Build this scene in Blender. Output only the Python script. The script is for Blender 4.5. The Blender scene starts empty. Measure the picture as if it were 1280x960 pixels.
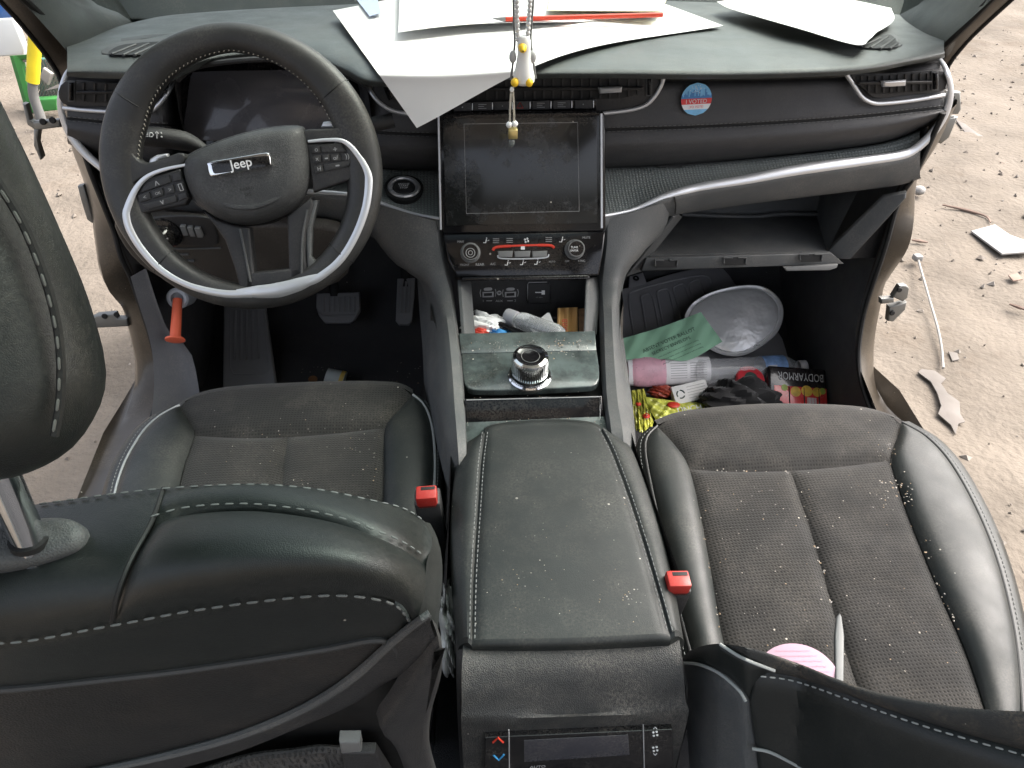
import bpy, bmesh, math, random
import numpy as np
from mathutils import Vector, Matrix
random.seed(7)
SC = bpy.context.scene
COL = SC.collection
# ------------------------------------------------------------------ camera, world, sun, exposure
CAM = np.array([-.0958, -.5925, 1.0797])
PITCH, YAW, ROLL, FPX = math.radians(37.908), math.radians(4.36), math.radians(.782), 945.0
_f = np.array([math.sin(YAW)*math.cos(PITCH), math.cos(YAW)*math.cos(PITCH), -math.sin(PITCH)])
_r = np.array([math.cos(YAW), -math.sin(YAW), 0.0])
_u = np.cross(_r, _f)
_r, _u = math.cos(ROLL)*_r+math.sin(ROLL)*_u, -math.sin(ROLL)*_r+math.cos(ROLL)*_u
cam = bpy.data.cameras.new('camera'); camo = bpy.data.objects.new('camera', cam); COL.objects.link(camo)
cam.sensor_width = 36.0; cam.lens = FPX/1280*36; cam.clip_start = .02; cam.clip_end = 500
camo.matrix_world = Matrix(((_r[0], _u[0], -_f[0], CAM[0]), (_r[1], _u[1], -_f[1], CAM[1]), (_r[2], _u[2], -_f[2], CAM[2]), (0, 0, 0, 1)))
SC.camera = camo

W = bpy.data.worlds.new('World'); SC.world = W; W.use_nodes = True
wn = W.node_tree.nodes; wl = W.node_tree.links
sky = wn.new('ShaderNodeTexSky'); sky.sky_type = 'NISHITA'; sky.sun_disc = False
SUN_EL, SUN_AZ = math.radians(50), math.radians(74)      # azimuth from +y towards +x
sky.sun_elevation = SUN_EL; sky.sun_rotation = SUN_AZ
sky.air_density = .7; sky.dust_density = 8.0; sky.ozone_density = .6
wn['Background'].inputs['Strength'].default_value = .15
hs = wn.new('ShaderNodeHueSaturation'); hs.inputs['Saturation'].default_value = .5      # thin overcast
wl.new(sky.outputs[0], hs.inputs['Color']); wl.new(hs.outputs[0], wn['Background'].inputs['Color'])
sl = bpy.data.lights.new('sun', 'SUN'); so = bpy.data.objects.new('sun', sl); COL.objects.link(so)
sl.energy = .5; sl.angle = math.radians(80); sl.color = (1, .96, .9)
sd = Vector((math.sin(SUN_AZ)*math.cos(SUN_EL), math.cos(SUN_AZ)*math.cos(SUN_EL), math.sin(SUN_EL)))
so.rotation_euler = sd.to_track_quat('Z', 'Y').to_euler()
SC.view_settings.view_transform = 'Standard'; SC.view_settings.look = 'None'
SC.view_settings.exposure = 2.18; SC.view_settings.gamma = 1.0

# ------------------------------------------------------------------ geometry helpers
def ray(px, py): return _f+_r*((px-640)/FPX)+_u*((480-py)/FPX)
def Z(p, z): d = ray(p[0], p[1]); return CAM+d*((z-CAM[2])/d[2])
def Y(p, y): d = ray(p[0], p[1]); return CAM+d*((y-CAM[1])/d[1])
def X(p, x): d = ray(p[0], p[1]); return CAM+d*((x-CAM[0])/d[0])
def D(p, t): return CAM+ray(p[0], p[1])*t
def nrm(v): v = np.asarray(v, float); return v/max(1e-12, np.linalg.norm(v))
class Plane:
    """a real plane in the car: point + normal; P(p, h) is where the sight line of p meets it, h above it"""
    def __init__(s, p0, n): s.p0 = np.asarray(p0, float); s.n = nrm(n)
    def __call__(s, p, h=0.0):
        d = ray(p[0], p[1]); return CAM+d*(((s.p0+s.n*h-CAM)@s.n)/(d@s.n))
def plane3(a, b, c):
    n = np.cross(np.asarray(b)-a, np.asarray(c)-a); n = nrm(n)
    if n@(CAM-np.asarray(a)) < 0: n = -n
    return Plane(a, n)
def crv(pts, n, closed=False):
    """Catmull-Rom through pts, resampled evenly to n points"""
    P = [np.asarray(p, float) for p in pts]
    if len(P) == 2 and not closed: return np.array([P[0]+(P[1]-P[0])*t for t in np.linspace(0, 1, n)])
    if closed: Q = [P[-1]]+P+[P[0], P[1]]
    else: Q = [2*P[0]-P[1]]+P+[2*P[-1]-P[-2]]
    out = []
    for i in range(1, len(Q)-2):
        p0, p1, p2, p3 = Q[i-1:i+3]
        for t in np.linspace(0, 1, 12, endpoint=False):
            out.append(.5*((2*p1)+(p2-p0)*t+(2*p0-5*p1+4*p2-p3)*t*t+(3*p1-p0-3*p2+p3)*t**3))
    out.append(Q[-2]); out = np.array(out)
    L = np.concatenate([[0], np.cumsum(np.linalg.norm(np.diff(out, axis=0), axis=1))])
    s = np.linspace(0, L[-1], n+1)[:-1] if closed else np.linspace(0, L[-1], n)
    return np.stack([np.interp(s, L, out[:, k]) for k in range(out.shape[1])], 1)
def lin(pts, n):
    P = np.array(pts, float); L = np.concatenate([[0], np.cumsum(np.linalg.norm(np.diff(P, axis=0), axis=1))])
    s = np.linspace(0, L[-1], n); return np.stack([np.interp(s, L, P[:, k]) for k in range(P.shape[1])], 1)
def interp_px(row, xs):
    """row of (px, py, ...) sampled at the columns xs by smooth interpolation"""
    c = crv(row, 400); o = np.argsort(c[:, 0]); c = c[o]
    return np.stack([xs]+[np.interp(xs, c[:, 0], c[:, k]) for k in range(1, c.shape[1])], 1)

class MB:
    def __init__(s): s.v = []; s.f = []; s.mi = []; s.cur = 0
    def add(s, vs, fs):
        b = len(s.v); s.v += [tuple(float(c) for c in v) for v in vs]
        s.f += [tuple(i+b for i in f) for f in fs]; s.mi += [s.cur]*len(fs); return s
    def grid(s, G, cu=False, cv=False):
        nv, nu = len(G), len(G[0]); vs = [p for r in G for p in r]; fs = []
        for j in range(nv if cv else nv-1):
            for i in range(nu if cu else nu-1):
                a, b = j*nu+i, j*nu+(i+1) % nu; c, d = ((j+1) % nv)*nu+(i+1) % nu, ((j+1) % nv)*nu+i
                fs.append((a, b, c, d))
        return s.add(vs, fs)
    def loft(s, rows, nu, nv, closed=False, smooth=True, per=0):
        R = [crv(r, nu, closed) for r in rows]
        if per:
            Q = [2*R[0]-R[1]]+R+[2*R[-1]-R[-2]]; G = []
            for i in range(1, len(Q)-2):
                p0, p1, p2, p3 = Q[i-1:i+3]
                a = np.linalg.norm(p2-p1, axis=1, keepdims=True); m1 = (p2-p0)*a/np.maximum(1e-9, np.linalg.norm(p2-p1, axis=1, keepdims=True)+np.linalg.norm(p1-p0, axis=1, keepdims=True)); m2 = (p3-p1)*a/np.maximum(1e-9, np.linalg.norm(p3-p2, axis=1, keepdims=True)+np.linalg.norm(p2-p1, axis=1, keepdims=True))
                for t in np.linspace(0, 1, per, endpoint=False): G.append((2*t**3-3*t*t+1)*p1+(t**3-2*t*t+t)*m1+(3*t*t-2*t**3)*p2+(t**3-t*t)*m2)
            G.append(Q[-2]); return s.grid([list(g) for g in G], cu=closed)
        cols = [(crv if smooth and len(rows) > 2 else lin)([r[i] for r in R], nv) for i in range(nu)]
        return s.grid([[cols[i][j] for i in range(nu)] for j in range(nv)], cu=closed)
    def tube(s, pts, r, seg=8, closed=False, n=None, cap=True, flat=None):
        P = crv(pts, n, closed) if n else np.array(pts, float)
        m = len(P); rr = np.interp(np.linspace(0, 1, m), np.linspace(0, 1, len(r)), r) if hasattr(r, '__len__') else [r]*m
        T = [nrm(P[(i+1) % m]-P[i-1]) if closed else nrm(P[min(i+1, m-1)]-P[max(i-1, 0)]) for i in range(m)]
        a = np.array([0, 0, 1.]) if abs(T[0][2]) < .9 else np.array([1., 0, 0])
        if flat is not None: a = np.asarray(flat[0], float)
        N = nrm(a-T[0]*(a@T[0])); G = []
        for i in range(m):
            if flat is not None: N = nrm(np.asarray(flat[0])-T[i]*(np.asarray(flat[0])@T[i]))
            else: N = nrm(N-T[i]*(N@T[i]))
            B = np.cross(T[i], N); k = flat[1] if flat is not None else 1.0
            G.append([P[i]+(N*math.cos(q)*k+B*math.sin(q))*rr[i] for q in [2*math.pi*j/seg for j in range(seg)]])
        s.grid(G, cu=True, cv=closed)
        if cap and not closed:
            b = len(s.v); s.v += [tuple(P[0]), tuple(P[-1])]
            o = b-m*seg
            for j in range(seg):
                s.f.append((b, o+(j+1) % seg, o+j)); s.mi.append(s.cur)
                s.f.append((b+1, o+(m-1)*seg+j, o+(m-1)*seg+(j+1) % seg)); s.mi.append(s.cur)
        return s
    def slab(s, outline, n, h, bev=0.0, steps=3, base=True, fan=0.0):
        """closed outline (3-D, roughly planar) raised by h along n with a rounded top edge"""
        O = [np.asarray(p, float) for p in outline]; n = nrm(n); m = len(O)
        c = sum(O)/m; a = nrm(np.cross(n, [0.31, .95, .12])); b = np.cross(n, a)
        q = np.array([((p-c)@a, (p-c)@b) for p in O])
        ar = sum(q[i][0]*q[(i+1) % m][1]-q[(i+1) % m][0]*q[i][1] for i in range(m))
        if ar < 0: O = O[::-1]; q = q[::-1]
        off = []
        for i in range(m):
            e0 = nrm(q[i]-q[i-1]); e1 = nrm(q[(i+1) % m]-q[i])
            n0 = np.array([-e0[1], e0[0]]); n1 = np.array([-e1[1], e1[0]])
            k = n0+n1; L = k@k
            k = k*2/max(L, .8); off.append(a*k[0]+b*k[1])
        rings = [[p for p in O], [p+n*(h-bev*1.0) for p in O]]
        if bev:
            for k in range(1, steps+1):
                t = k/steps*math.pi/2
                rings.append([O[i]+off[i]*bev*(1-math.cos(t))+n*(h-bev+bev*math.sin(t)) for i in range(m)])
        nr = len(rings)
        if fan:
            T = rings[-1]; cc = sum(T)/m
            for k in range(1, 13):
                q = 1-k/12.01; rings.append([cc+(p-cc)*q+n*fan*(1-q*q) for p in T])
        s.grid(rings, cu=True); e = len(s.v)
        s.f.append(tuple(range(e-m, e))); s.mi.append(s.cur)
        if base: s.f.append(tuple(range(e-m*len(rings), e-m*len(rings)+m))[::-1]); s.mi.append(s.cur)
        return s
    def dome(s, outline, n, h, inset=.35, rings=8, bulge=.15):
        O = [np.asarray(p, float) for p in outline]; n = nrm(n); c = sum(O)/len(O); G = [O]
        for k in range(1, rings+1):
            t = k/rings*math.pi/2
            G.append([c+(p-c)*(1-inset*(1-math.cos(t)))+n*h*math.sin(t)*.85 for p in O])
        for k in range(1, 6):
            q = 1-k/5.5
            G.append([c+(p-c)*(1-inset)*q+n*h*(.85+bulge*(1-q*q)) for p in O])
        s.grid(G, cu=True); e = len(s.v); m = len(O)
        s.f.append(tuple(range(e-m, e))); s.mi.append(s.cur); return s
    def box(s, c, ax, bev=0.0, seg=2):
        """box about c with three half-axis vectors ax, edges rounded by bev"""
        c = np.asarray(c, float); A = [np.asarray(v, float) for v in ax]
        bm = bmesh.new(); L = [np.linalg.norm(v) for v in A]
        bmesh.ops.create_cube(bm, size=2)
        for v in bm.verts: v.co = Vector((v.co.x*L[0], v.co.y*L[1], v.co.z*L[2]))
        if bev: bmesh.ops.bevel(bm, geom=bm.edges[:], offset=min(bev, min(L)*.95), segments=seg, affect='EDGES', profile=.5)
        bm.verts.index_update(); U = [nrm(v) for v in A]
        s.add([c+U[0]*v.co.x+U[1]*v.co.y+U[2]*v.co.z for v in bm.verts], [tuple(v.index for v in f.verts) for f in bm.faces]); bm.free(); return s
    def lathe(s, c, axis, prof, seg=32, start=None):
        """prof: list of (radius, height along axis)"""
        c = np.asarray(c, float); n = nrm(axis); a = nrm(np.cross(n, [.3, .1, .95] if abs(n[2]) < .9 else [1, .2, 0])); b = np.cross(n, a)
        s.grid([[c+n*h+(a*math.cos(2*math.pi*j/seg)+b*math.sin(2*math.pi*j/seg))*max(r, 1e-5) for j in range(seg)] for r, h in prof], cu=True); return s
    def ball(s, c, r, seg=14):
        r = np.asarray(r, float)*np.ones(3); c = np.asarray(c, float)
        return s.grid([[c+r*np.array([math.sin(t)*math.cos(q), math.sin(t)*math.sin(q), math.cos(t)]) for q in [2*math.pi*j/seg for j in range(seg)]] for t in np.linspace(.001, math.pi-.001, seg//2+2)], cu=True)
    def stitches(s, pts, L=.0062, gap=.0034, r=.0008, n=None):
        P = crv(pts, 300); d = np.concatenate([[0], np.cumsum(np.linalg.norm(np.diff(P, axis=0), axis=1))]); t = 0
        at = lambda q: np.array([np.interp(q, d, P[:, k]) for k in range(3)])
        while t+L < d[-1]:
            a, b = at(t), at(t+L); s.tube([a, a+(b-a)*.15, b-(b-a)*.15, b], [r*.5, r, r, r*.5], 5); t += L+gap
        return s
    def obj(s, name, mats, parent=None, smooth=True, angle=38):
        me = bpy.data.meshes.new(name); o = bpy.data.objects.new(name, me); COL.objects.link(o)
        off = np.zeros(3)
        if parent is not None:
            o.parent = parent; q = parent
            while q: off += np.array(q.location); q = q.parent
        me.from_pydata([tuple(np.array(v)-off) for v in s.v], [], s.f)
        for m in (mats if isinstance(mats, (list, tuple)) else [mats]): me.materials.append(m)
        me.polygons.foreach_set('material_index', s.mi)
        bm = bmesh.new(); bm.from_mesh(me); bmesh.ops.remove_doubles(bm, verts=bm.verts, dist=1e-6)
        bmesh.ops.recalc_face_normals(bm, faces=bm.faces); bm.to_mesh(me); bm.free()
        if smooth:
            me.polygons.foreach_set('use_smooth', [True]*len(me.polygons))
            me.set_sharp_from_angle(angle=math.radians(angle))
        me.update(); return o
def tag(o, label=None, cat=None, group=None, kind=None):
    for k, v in (('label', label), ('category', cat), ('group', group), ('kind', kind)):
        if v: o[k] = v
    return o
def thing(name, loc, label, cat, group=None):
    o = bpy.data.objects.new(name, None); COL.objects.link(o); o.location = tuple(float(c) for c in loc); o.empty_display_size = .05
    return tag(o, label, cat, group)
def text(s, c, u, n, width=None, height=None, mat=None, parent=None, name='lettering', ext=.0004, bold=False):
    """lettering centred on c, running along u on a surface of normal n"""
    fc = bpy.data.curves.new(name, 'FONT'); fc.body = s; fc.size = 1; fc.offset = .012 if bold else 0; fc.extrude = 0; fc.align_x = 'CENTER'; fc.align_y = 'CENTER'; fc.resolution_u = 3
    t = bpy.data.objects.new(name, fc); COL.objects.link(t)
    me = bpy.data.meshes.new_from_object(t.evaluated_get(bpy.context.evaluated_depsgraph_get()))
    bpy.data.objects.remove(t); bpy.data.curves.remove(fc)
    V = np.array([v.co[:] for v in me.vertices]); 
    if len(V) == 0: return None
    V -= (V.max(0)+V.min(0))/2; ext_ = V.max(0)-V.min(0)
    sx = width/ext_[0] if width else height/ext_[1]; sy = height/ext_[1] if height else sx
    if not width: sx = sy
    u = nrm(u); n = nrm(n); v = np.cross(n, u)
    mb = MB(); mb.add([np.asarray(c)+u*p[0]*sx+v*p[1]*sy+n*ext for p in V], [tuple(f.vertices) for f in me.polygons]); bpy.data.meshes.remove(me)
    return mb.obj(name, mat, parent, smooth=False)
def coons(top, bot, left, right, nu, nv):
    """transfinite grid between four boundary curves (top/bot run left to right, left/right run top to bottom)"""
    t, b, l, r = crv(top, nu), crv(bot, nu), crv(left, nv), crv(right, nv)
    G = np.zeros((nv, nu, t.shape[1]))
    for j in range(nv):
        v = j/(nv-1)
        for i in range(nu):
            u = i/(nu-1)
            G[j, i] = (1-v)*t[i]+v*b[i]+(1-u)*l[j]+u*r[j]-((1-u)*(1-v)*t[0]+u*(1-v)*t[-1]+(1-u)*v*b[0]+u*v*b[-1])
    return G
def pad(mb, top, bot, left, right, lift, n=(0, 0, 1), nu=24, nv=24, roll=.006, rw=.010, bulge=.006, edges='tblr', drop=0.0):
    """upholstered panel: pixel boundary lifted to 3-D by lift(px,py), edges rolled down into the seam, middle puffed up"""
    G = coons(top, bot, left, right, nu, nv); n = nrm(n)
    P = np.array([[lift(G[j, i]) for i in range(nu)] for j in range(nv)])
    for j in range(nv):
        for i in range(nu):
            p = P[j, i]; d = []
            if 't' in edges: d.append(np.linalg.norm(p-P[0, i]))
            if 'b' in edges: d.append(np.linalg.norm(p-P[-1, i]))
            if 'l' in edges: d.append(np.linalg.norm(p-P[j, 0]))
            if 'r' in edges: d.append(np.linalg.norm(p-P[j, -1]))
            e = min(d) if d else 1.0
            u, v = i/(nu-1), j/(nv-1)
            G_ = -roll*math.exp(-(e/rw)**2)+bulge*(16*u*(1-u)*v*(1-v))**.6
            P[j, i] = p+n*(G_-drop)
    mb.grid(P.tolist()); return P

# ------------------------------------------------------------------ materials
MATS = {}
def mat(name, col, rough=.5, metal=0.0, bump=0.0, bscale=300, kind='noise', dust=0.0, dcol=(.30, .27, .23), specks=0.0, coat=0.0, var=.12, spec=.5, trans=0.0, ior=1.45, vscale=6, sheen=0.0, alpha=1.0, grime=0.0, gcol=(.14,.11,.08), gscale=9, grough=.45):
    m = bpy.data.materials.new(name); m.use_nodes = True; nt = m.node_tree; N = nt.nodes; L = nt.links
    b = N['Principled BSDF']; tc = N.new('ShaderNodeTexCoord'); co = tc.outputs['Object']
    def noise(sc, det=3, rough_=.55):
        q = N.new('ShaderNodeTexNoise'); q.inputs['Scale'].default_value = sc; q.inputs['Detail'].default_value = det; q.inputs['Roughness'].default_value = rough_; L.new(co, q.inputs['Vector']); return q.outputs['Fac']
    def mapr(x, a, c, d=0.0, e=1.0):
        q = N.new('ShaderNodeMapRange'); q.inputs[1].default_value = a; q.inputs[2].default_value = c; q.inputs[3].default_value = d; q.inputs[4].default_value = e; L.new(x, q.inputs[0]); return q.outputs[0]
    def math_(op, a, c):
        q = N.new('ShaderNodeMath'); q.operation = op
        for k, w in enumerate((a, c)):
            if isinstance(w, (int, float)): q.inputs[k].default_value = w
            else: L.new(w, q.inputs[k])
        return q.outputs[0]
    def mix(fac, A, B):
        q = N.new('ShaderNodeMix'); q.data_type = 'RGBA'
        L.new(fac, q.inputs[0])
        for k, w in ((6, A), (7, B)):
            if isinstance(w, tuple): q.inputs[k].default_value = (*w, 1) if len(w) == 3 else w
            else: L.new(w, q.inputs[k])
        return q.outputs[2]
    c = col
    v = noise(vscale, 4)
    c = mix(mapr(v, .3, .7), tuple(x*(1-var) for x in col), tuple(min(1, x*(1+var)) for x in col))
    r_out = None
    if kind == 'dots':
        mp = N.new('ShaderNodeMapping'); mp.inputs['Scale'].default_value = (1, 1, 0); L.new(co, mp.inputs[0])
        vo = N.new('ShaderNodeTexVoronoi'); vo.inputs['Scale'].default_value = bscale; vo.inputs['Randomness'].default_value = .12; L.new(mp.outputs[0], vo.inputs['Vector'])
        dots = mapr(vo.outputs['Distance'], .22, .34)
        c = mix(dots, tuple(x*.42 for x in col), c); hgt = dots
    elif kind == 'leather':
        vo = N.new('ShaderNodeTexVoronoi'); vo.inputs['Scale'].default_value = bscale; L.new(co, vo.inputs['Vector'])
        hgt = math_('ADD', mapr(vo.outputs['Distance'], 0, .6), math_('MULTIPLY', noise(bscale*.12), .8))
    elif kind in ('ribsx', 'ribsy', 'ribsz', 'weave'):
        wv = N.new('ShaderNodeTexWave'); wv.bands_direction = {'ribsx': 'X', 'ribsy': 'Y', 'ribsz': 'Z', 'weave': 'X'}[kind]; wv.inputs['Scale'].default_value = bscale; wv.inputs['Distortion'].default_value = 0; L.new(co, wv.inputs['Vector']); hgt = wv.outputs['Fac']
        if kind == 'weave':
            w2 = N.new('ShaderNodeTexWave'); w2.bands_direction = 'Y'; w2.inputs['Scale'].default_value = bscale; L.new(co, w2.inputs['Vector']); hgt = math_('MULTIPLY', hgt, w2.outputs['Fac'])
        c = mix(hgt, tuple(x*.65 for x in col), c)
    else: hgt = noise(bscale, 3)
    if grime:
        g = mapr(noise(gscale, 6, .7), .62-grime*.2, .72, 0, .75 if grough else .97); c = mix(g, c, gcol)
        r_out = g
    if dust:
        d = math_('MULTIPLY', mapr(noise(14, 5, .65), .42, .75), mapr(noise(420, 2), .35, .75)); d = math_('MULTIPLY', d, dust)
        c = mix(d, c, dcol)
    if specks:
        vo = N.new('ShaderNodeTexVoronoi'); vo.inputs['Scale'].default_value = 95; L.new(co, vo.inputs['Vector'])
        sepn = N.new('ShaderNodeSeparateColor'); L.new(vo.outputs['Color'], sepn.inputs[0])
        rad = mapr(sepn.outputs[0], 1-specks, 1.0, 0.0, .16)
        clump = mapr(noise(11, 4), .42, .62)
        s_ = math_('MULTIPLY', math_('LESS_THAN', vo.outputs['Distance'], rad), clump)
        c = mix(s_, c, (.42, .39, .34))
    if isinstance(c, tuple): b.inputs['Base Color'].default_value = (*c, 1)
    else: L.new(c, b.inputs['Base Color'])
    rn = mapr(noise(vscale*3, 4), .3, .7, max(.02, rough*(1-.18)), min(1, rough*(1+.18)))
    if r_out is not None: rn = math_('ADD', rn, math_('MULTIPLY', r_out, grough))
    if dust: rn = math_('ADD', rn, math_('MULTIPLY', d, .3))
    L.new(rn, b.inputs['Roughness'])
    b.inputs['Metallic'].default_value = metal; b.inputs['Specular IOR Level'].default_value = spec; b.inputs['IOR'].default_value = ior
    b.inputs['Coat Weight'].default_value = coat; b.inputs['Coat Roughness'].default_value = .05
    b.inputs['Transmission Weight'].default_value = trans; b.inputs['Alpha'].default_value = alpha
    if sheen: b.inputs['Sheen Weight'].default_value = sheen; b.inputs['Sheen Roughness'].default_value = .5
    if bump:
        bp = N.new('ShaderNodeBump'); bp.inputs['Strength'].default_value = min(1, bump); bp.inputs['Distance'].default_value = .001 if bump <= 1 else .001*bump
        L.new(hgt, bp.inputs['Height']); L.new(bp.outputs[0], b.inputs['Normal'])
    MATS[name] = m; return m
LEATHER = mat('black leather', (.0080, .0102, .0097), .40, bump=.2, bscale=1500, kind='leather', dust=.10, specks=.02)
LEATHER2 = mat('dusty black leather', (.0085, .0110, .0105), .50, bump=.2, bscale=1500, kind='leather', dust=.16, specks=.10)
WRAP = mat('wheel leather', (.019, .019, .0185), .43, bump=.15, bscale=1600, kind='leather', dust=.2)
SUEDE = mat('perforated suede', (.0180, .0176, .0167), .95, bump=.6, bscale=225, kind='dots', dust=.4, dcol=(.12, .108, .092), specks=.06, sheen=.10, spec=.2)
SUEDE_P = mat('plain suede', (.0190, .0185, .0175), .95, bump=.3, bscale=225, kind='dots', dust=.55, dcol=(.12, .108, .092), specks=.09, sheen=.10, spec=.2)
DASH = mat('soft dash plastic', (.056, .065, .064), .48, bump=.4, bscale=900, kind='leather', dust=.25)
FACE = mat('dash leather', (.036, .036, .038), .46, bump=.35, bscale=800, kind='leather', dust=.12)
PLAST = mat('grey trim plastic', (.058, .061, .062), .52, bump=.35, bscale=900, kind='leather', dust=.35)
KICK = mat('charcoal kick trim', (.074, .074, .077), .5, bump=.3, bscale=900, kind='leather', dust=.3)  # lightened to make up for low light in the footwells
VENTD = mat('vent black', (.008, .008, .009), .5)
PLASTD = mat('black trim plastic', (.016, .016, .017), .5, bump=.3, bscale=900, kind='leather', dust=.15)
BLACK = mat('matt black', (.006, .006, .006), .7, dust=.05)
GLOSS = mat('piano black', (.005, .005, .006), .09, dust=.15, specks=.08, coat=.1, spec=.35)
GLOSSD = mat('dirty gloss panel', (.062, .078, .076), .22, dust=.4, dcol=(.17, .155, .13), specks=.5, coat=.4, grime=1.05, gcol=(.008, .009, .009), gscale=24, grough=0.0, var=.2, vscale=30)
GLASS_S = mat('screen glass', (.007, .0075, .0075), .15, dust=.5, dcol=(.07, .07, .067), specks=.10, coat=.15, grime=.55, gcol=(.030, .031, .030), gscale=26)
CLUST = mat('cluster glass', (.085, .083, .092), .26, dust=.1, coat=.5)
SILVER = mat('satin silver', (.56, .57, .585), .38, metal=.7, var=.02)
CHROME = mat('chrome', (.72, .73, .74), .10, metal=1.0, var=.02)
TRAY = mat('ribbed tray insert', (.19, .212, .206), .42, bump=1.0, bscale=60, kind='weave', dust=.35)
CARPET = mat('black carpet', (.058, .058, .060), 1.0, bump=2.5, bscale=600, dust=.5, dcol=(.10, .09, .08), specks=.05, spec=.1)  # paler than black, in place of light missing from the footwells
CARPETG = mat('brown grey carpet', (.034, .032, .030), 1.0, bump=2.5, bscale=600, dust=.5, spec=.1)
RUBBER = mat('grey rubber', (.21, .21, .22), .6, bump=.3, bscale=500, dust=.25)  # mat tone raised, standing in for light on the passenger floor
FOOTR = mat('foot rest grey', (.30, .305, .315), .6, bump=.3, bscale=500, dust=.2)  # brighter grey stands in for light on the foot rest
PEDAL = mat('pedal rubber', (.19, .19, .195), .6, bump=.3, bscale=500, dust=.3)  # tone raised because little light reaches the pedals
PAINT = mat('brown metallic paint', (.046, .037, .027), .38, metal=.35, coat=.2, dust=.25, dcol=(.35, .28, .2), specks=.05)
STEEL = mat('dull steel', (.19, .19, .18), .45, metal=.7, dust=.3, var=.2)
THREAD = mat('light grey thread', (.125, .13, .127), .8)
THREADW = mat('pale thread', (.28, .29, .28), .8)
PIPING = mat('piping', (.03, .031, .031), .45)
PIPINGL = mat('light piping', (.30, .31, .31), .5)
WHITE = mat('icon white', (.62, .62, .62), .6)
GREYI = mat('icon grey', (.28, .28, .28), .6)
REDI = mat('icon red', (.55, .04, .02), .5)
BLUEI = mat('icon blue', (.05, .28, .55), .5)
REDB = mat('buckle red', (.30, .016, .011), .38, dust=.2)
GREYP = mat('mid grey plastic', (.13, .132, .13), .5, bump=.2, bscale=700, dust=.3)

# ------------------------------------------------------------------ ground
def build_ground():
    rs = np.random.RandomState(3)
    def hfun(x, y):
        return .012*math.sin(2.1*x+.7*y)+.010*math.sin(3.7*y-1.3*x)+.006*math.sin(9*x+4*y)+.005*math.sin(11*y-6*x+1)
    xs = np.concatenate([-np.geomspace(200, 7, 14), np.linspace(-6, 6, 150), np.geomspace(7, 200, 14)])
    ys = np.concatenate([-np.geomspace(200, 3, 12), np.linspace(-2, 8, 130), np.geomspace(9, 250, 16)])
    mb = MB(); G = [[(x, y, -.45+(hfun(x, y)+rs.normal(0, .003) if abs(x) < 6 and -2 < y < 8 else 0)) for x in xs] for y in ys]
    mb.grid(G)
    m = mat('dry sandy dirt', (.138, .119, .098), .95, bump=9, bscale=38, dust=.7, dcol=(.185, .160, .133), var=.25, vscale=2.2, grime=.35, gcol=(.098, .078, .060), gscale=1.6, spec=.1)
    o = mb.obj('ground', m); tag(o, 'pale sandy dirt yard outside the car', 'ground', kind='structure')
    # small stones, one mass
    mb = MB()
    for k in range(2600):
        if rs.rand() < .62: x, y = rs.uniform(.8, 4.6), rs.uniform(-.2, 6)
        else: x, y = -rs.uniform(.8, 4.2), rs.uniform(.2, 6)
        r = rs.choice([.004, .006, .009, .014, .02], p=[.3, .32, .24, .11, .03]); a = rs.rand(3)*.6+.6
        V = []
        for v in ((1, 0, 0), (-1, 0, 0), (0, 1, 0), (0, -1, 0), (0, 0, .8), (0, 0, -.8)):
            V.append(np.array([x, y, -.45+hfun(x, y)+r*.25])+np.array(v)*r*a*rs.uniform(.7, 1.25, 3)+rs.normal(0, r*.15, 3))
        mb.cur = rs.choice([0, 0, 1, 2])
        mb.add(V, [(0, 2, 4), (2, 1, 4), (1, 3, 4), (3, 0, 4), (2, 0, 5), (1, 2, 5), (3, 1, 5), (0, 3, 5)])
    o = mb.obj('gravel', [mat('stone tan', (.150, .130, .108), .9), mat('stone pale', (.185, .165, .142), .9), mat('stone brown', (.115, .096, .079), .9)], smooth=False)
    tag(o, 'small loose stones scattered over the dirt', 'gravel', kind='stuff')
build_ground()

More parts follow.
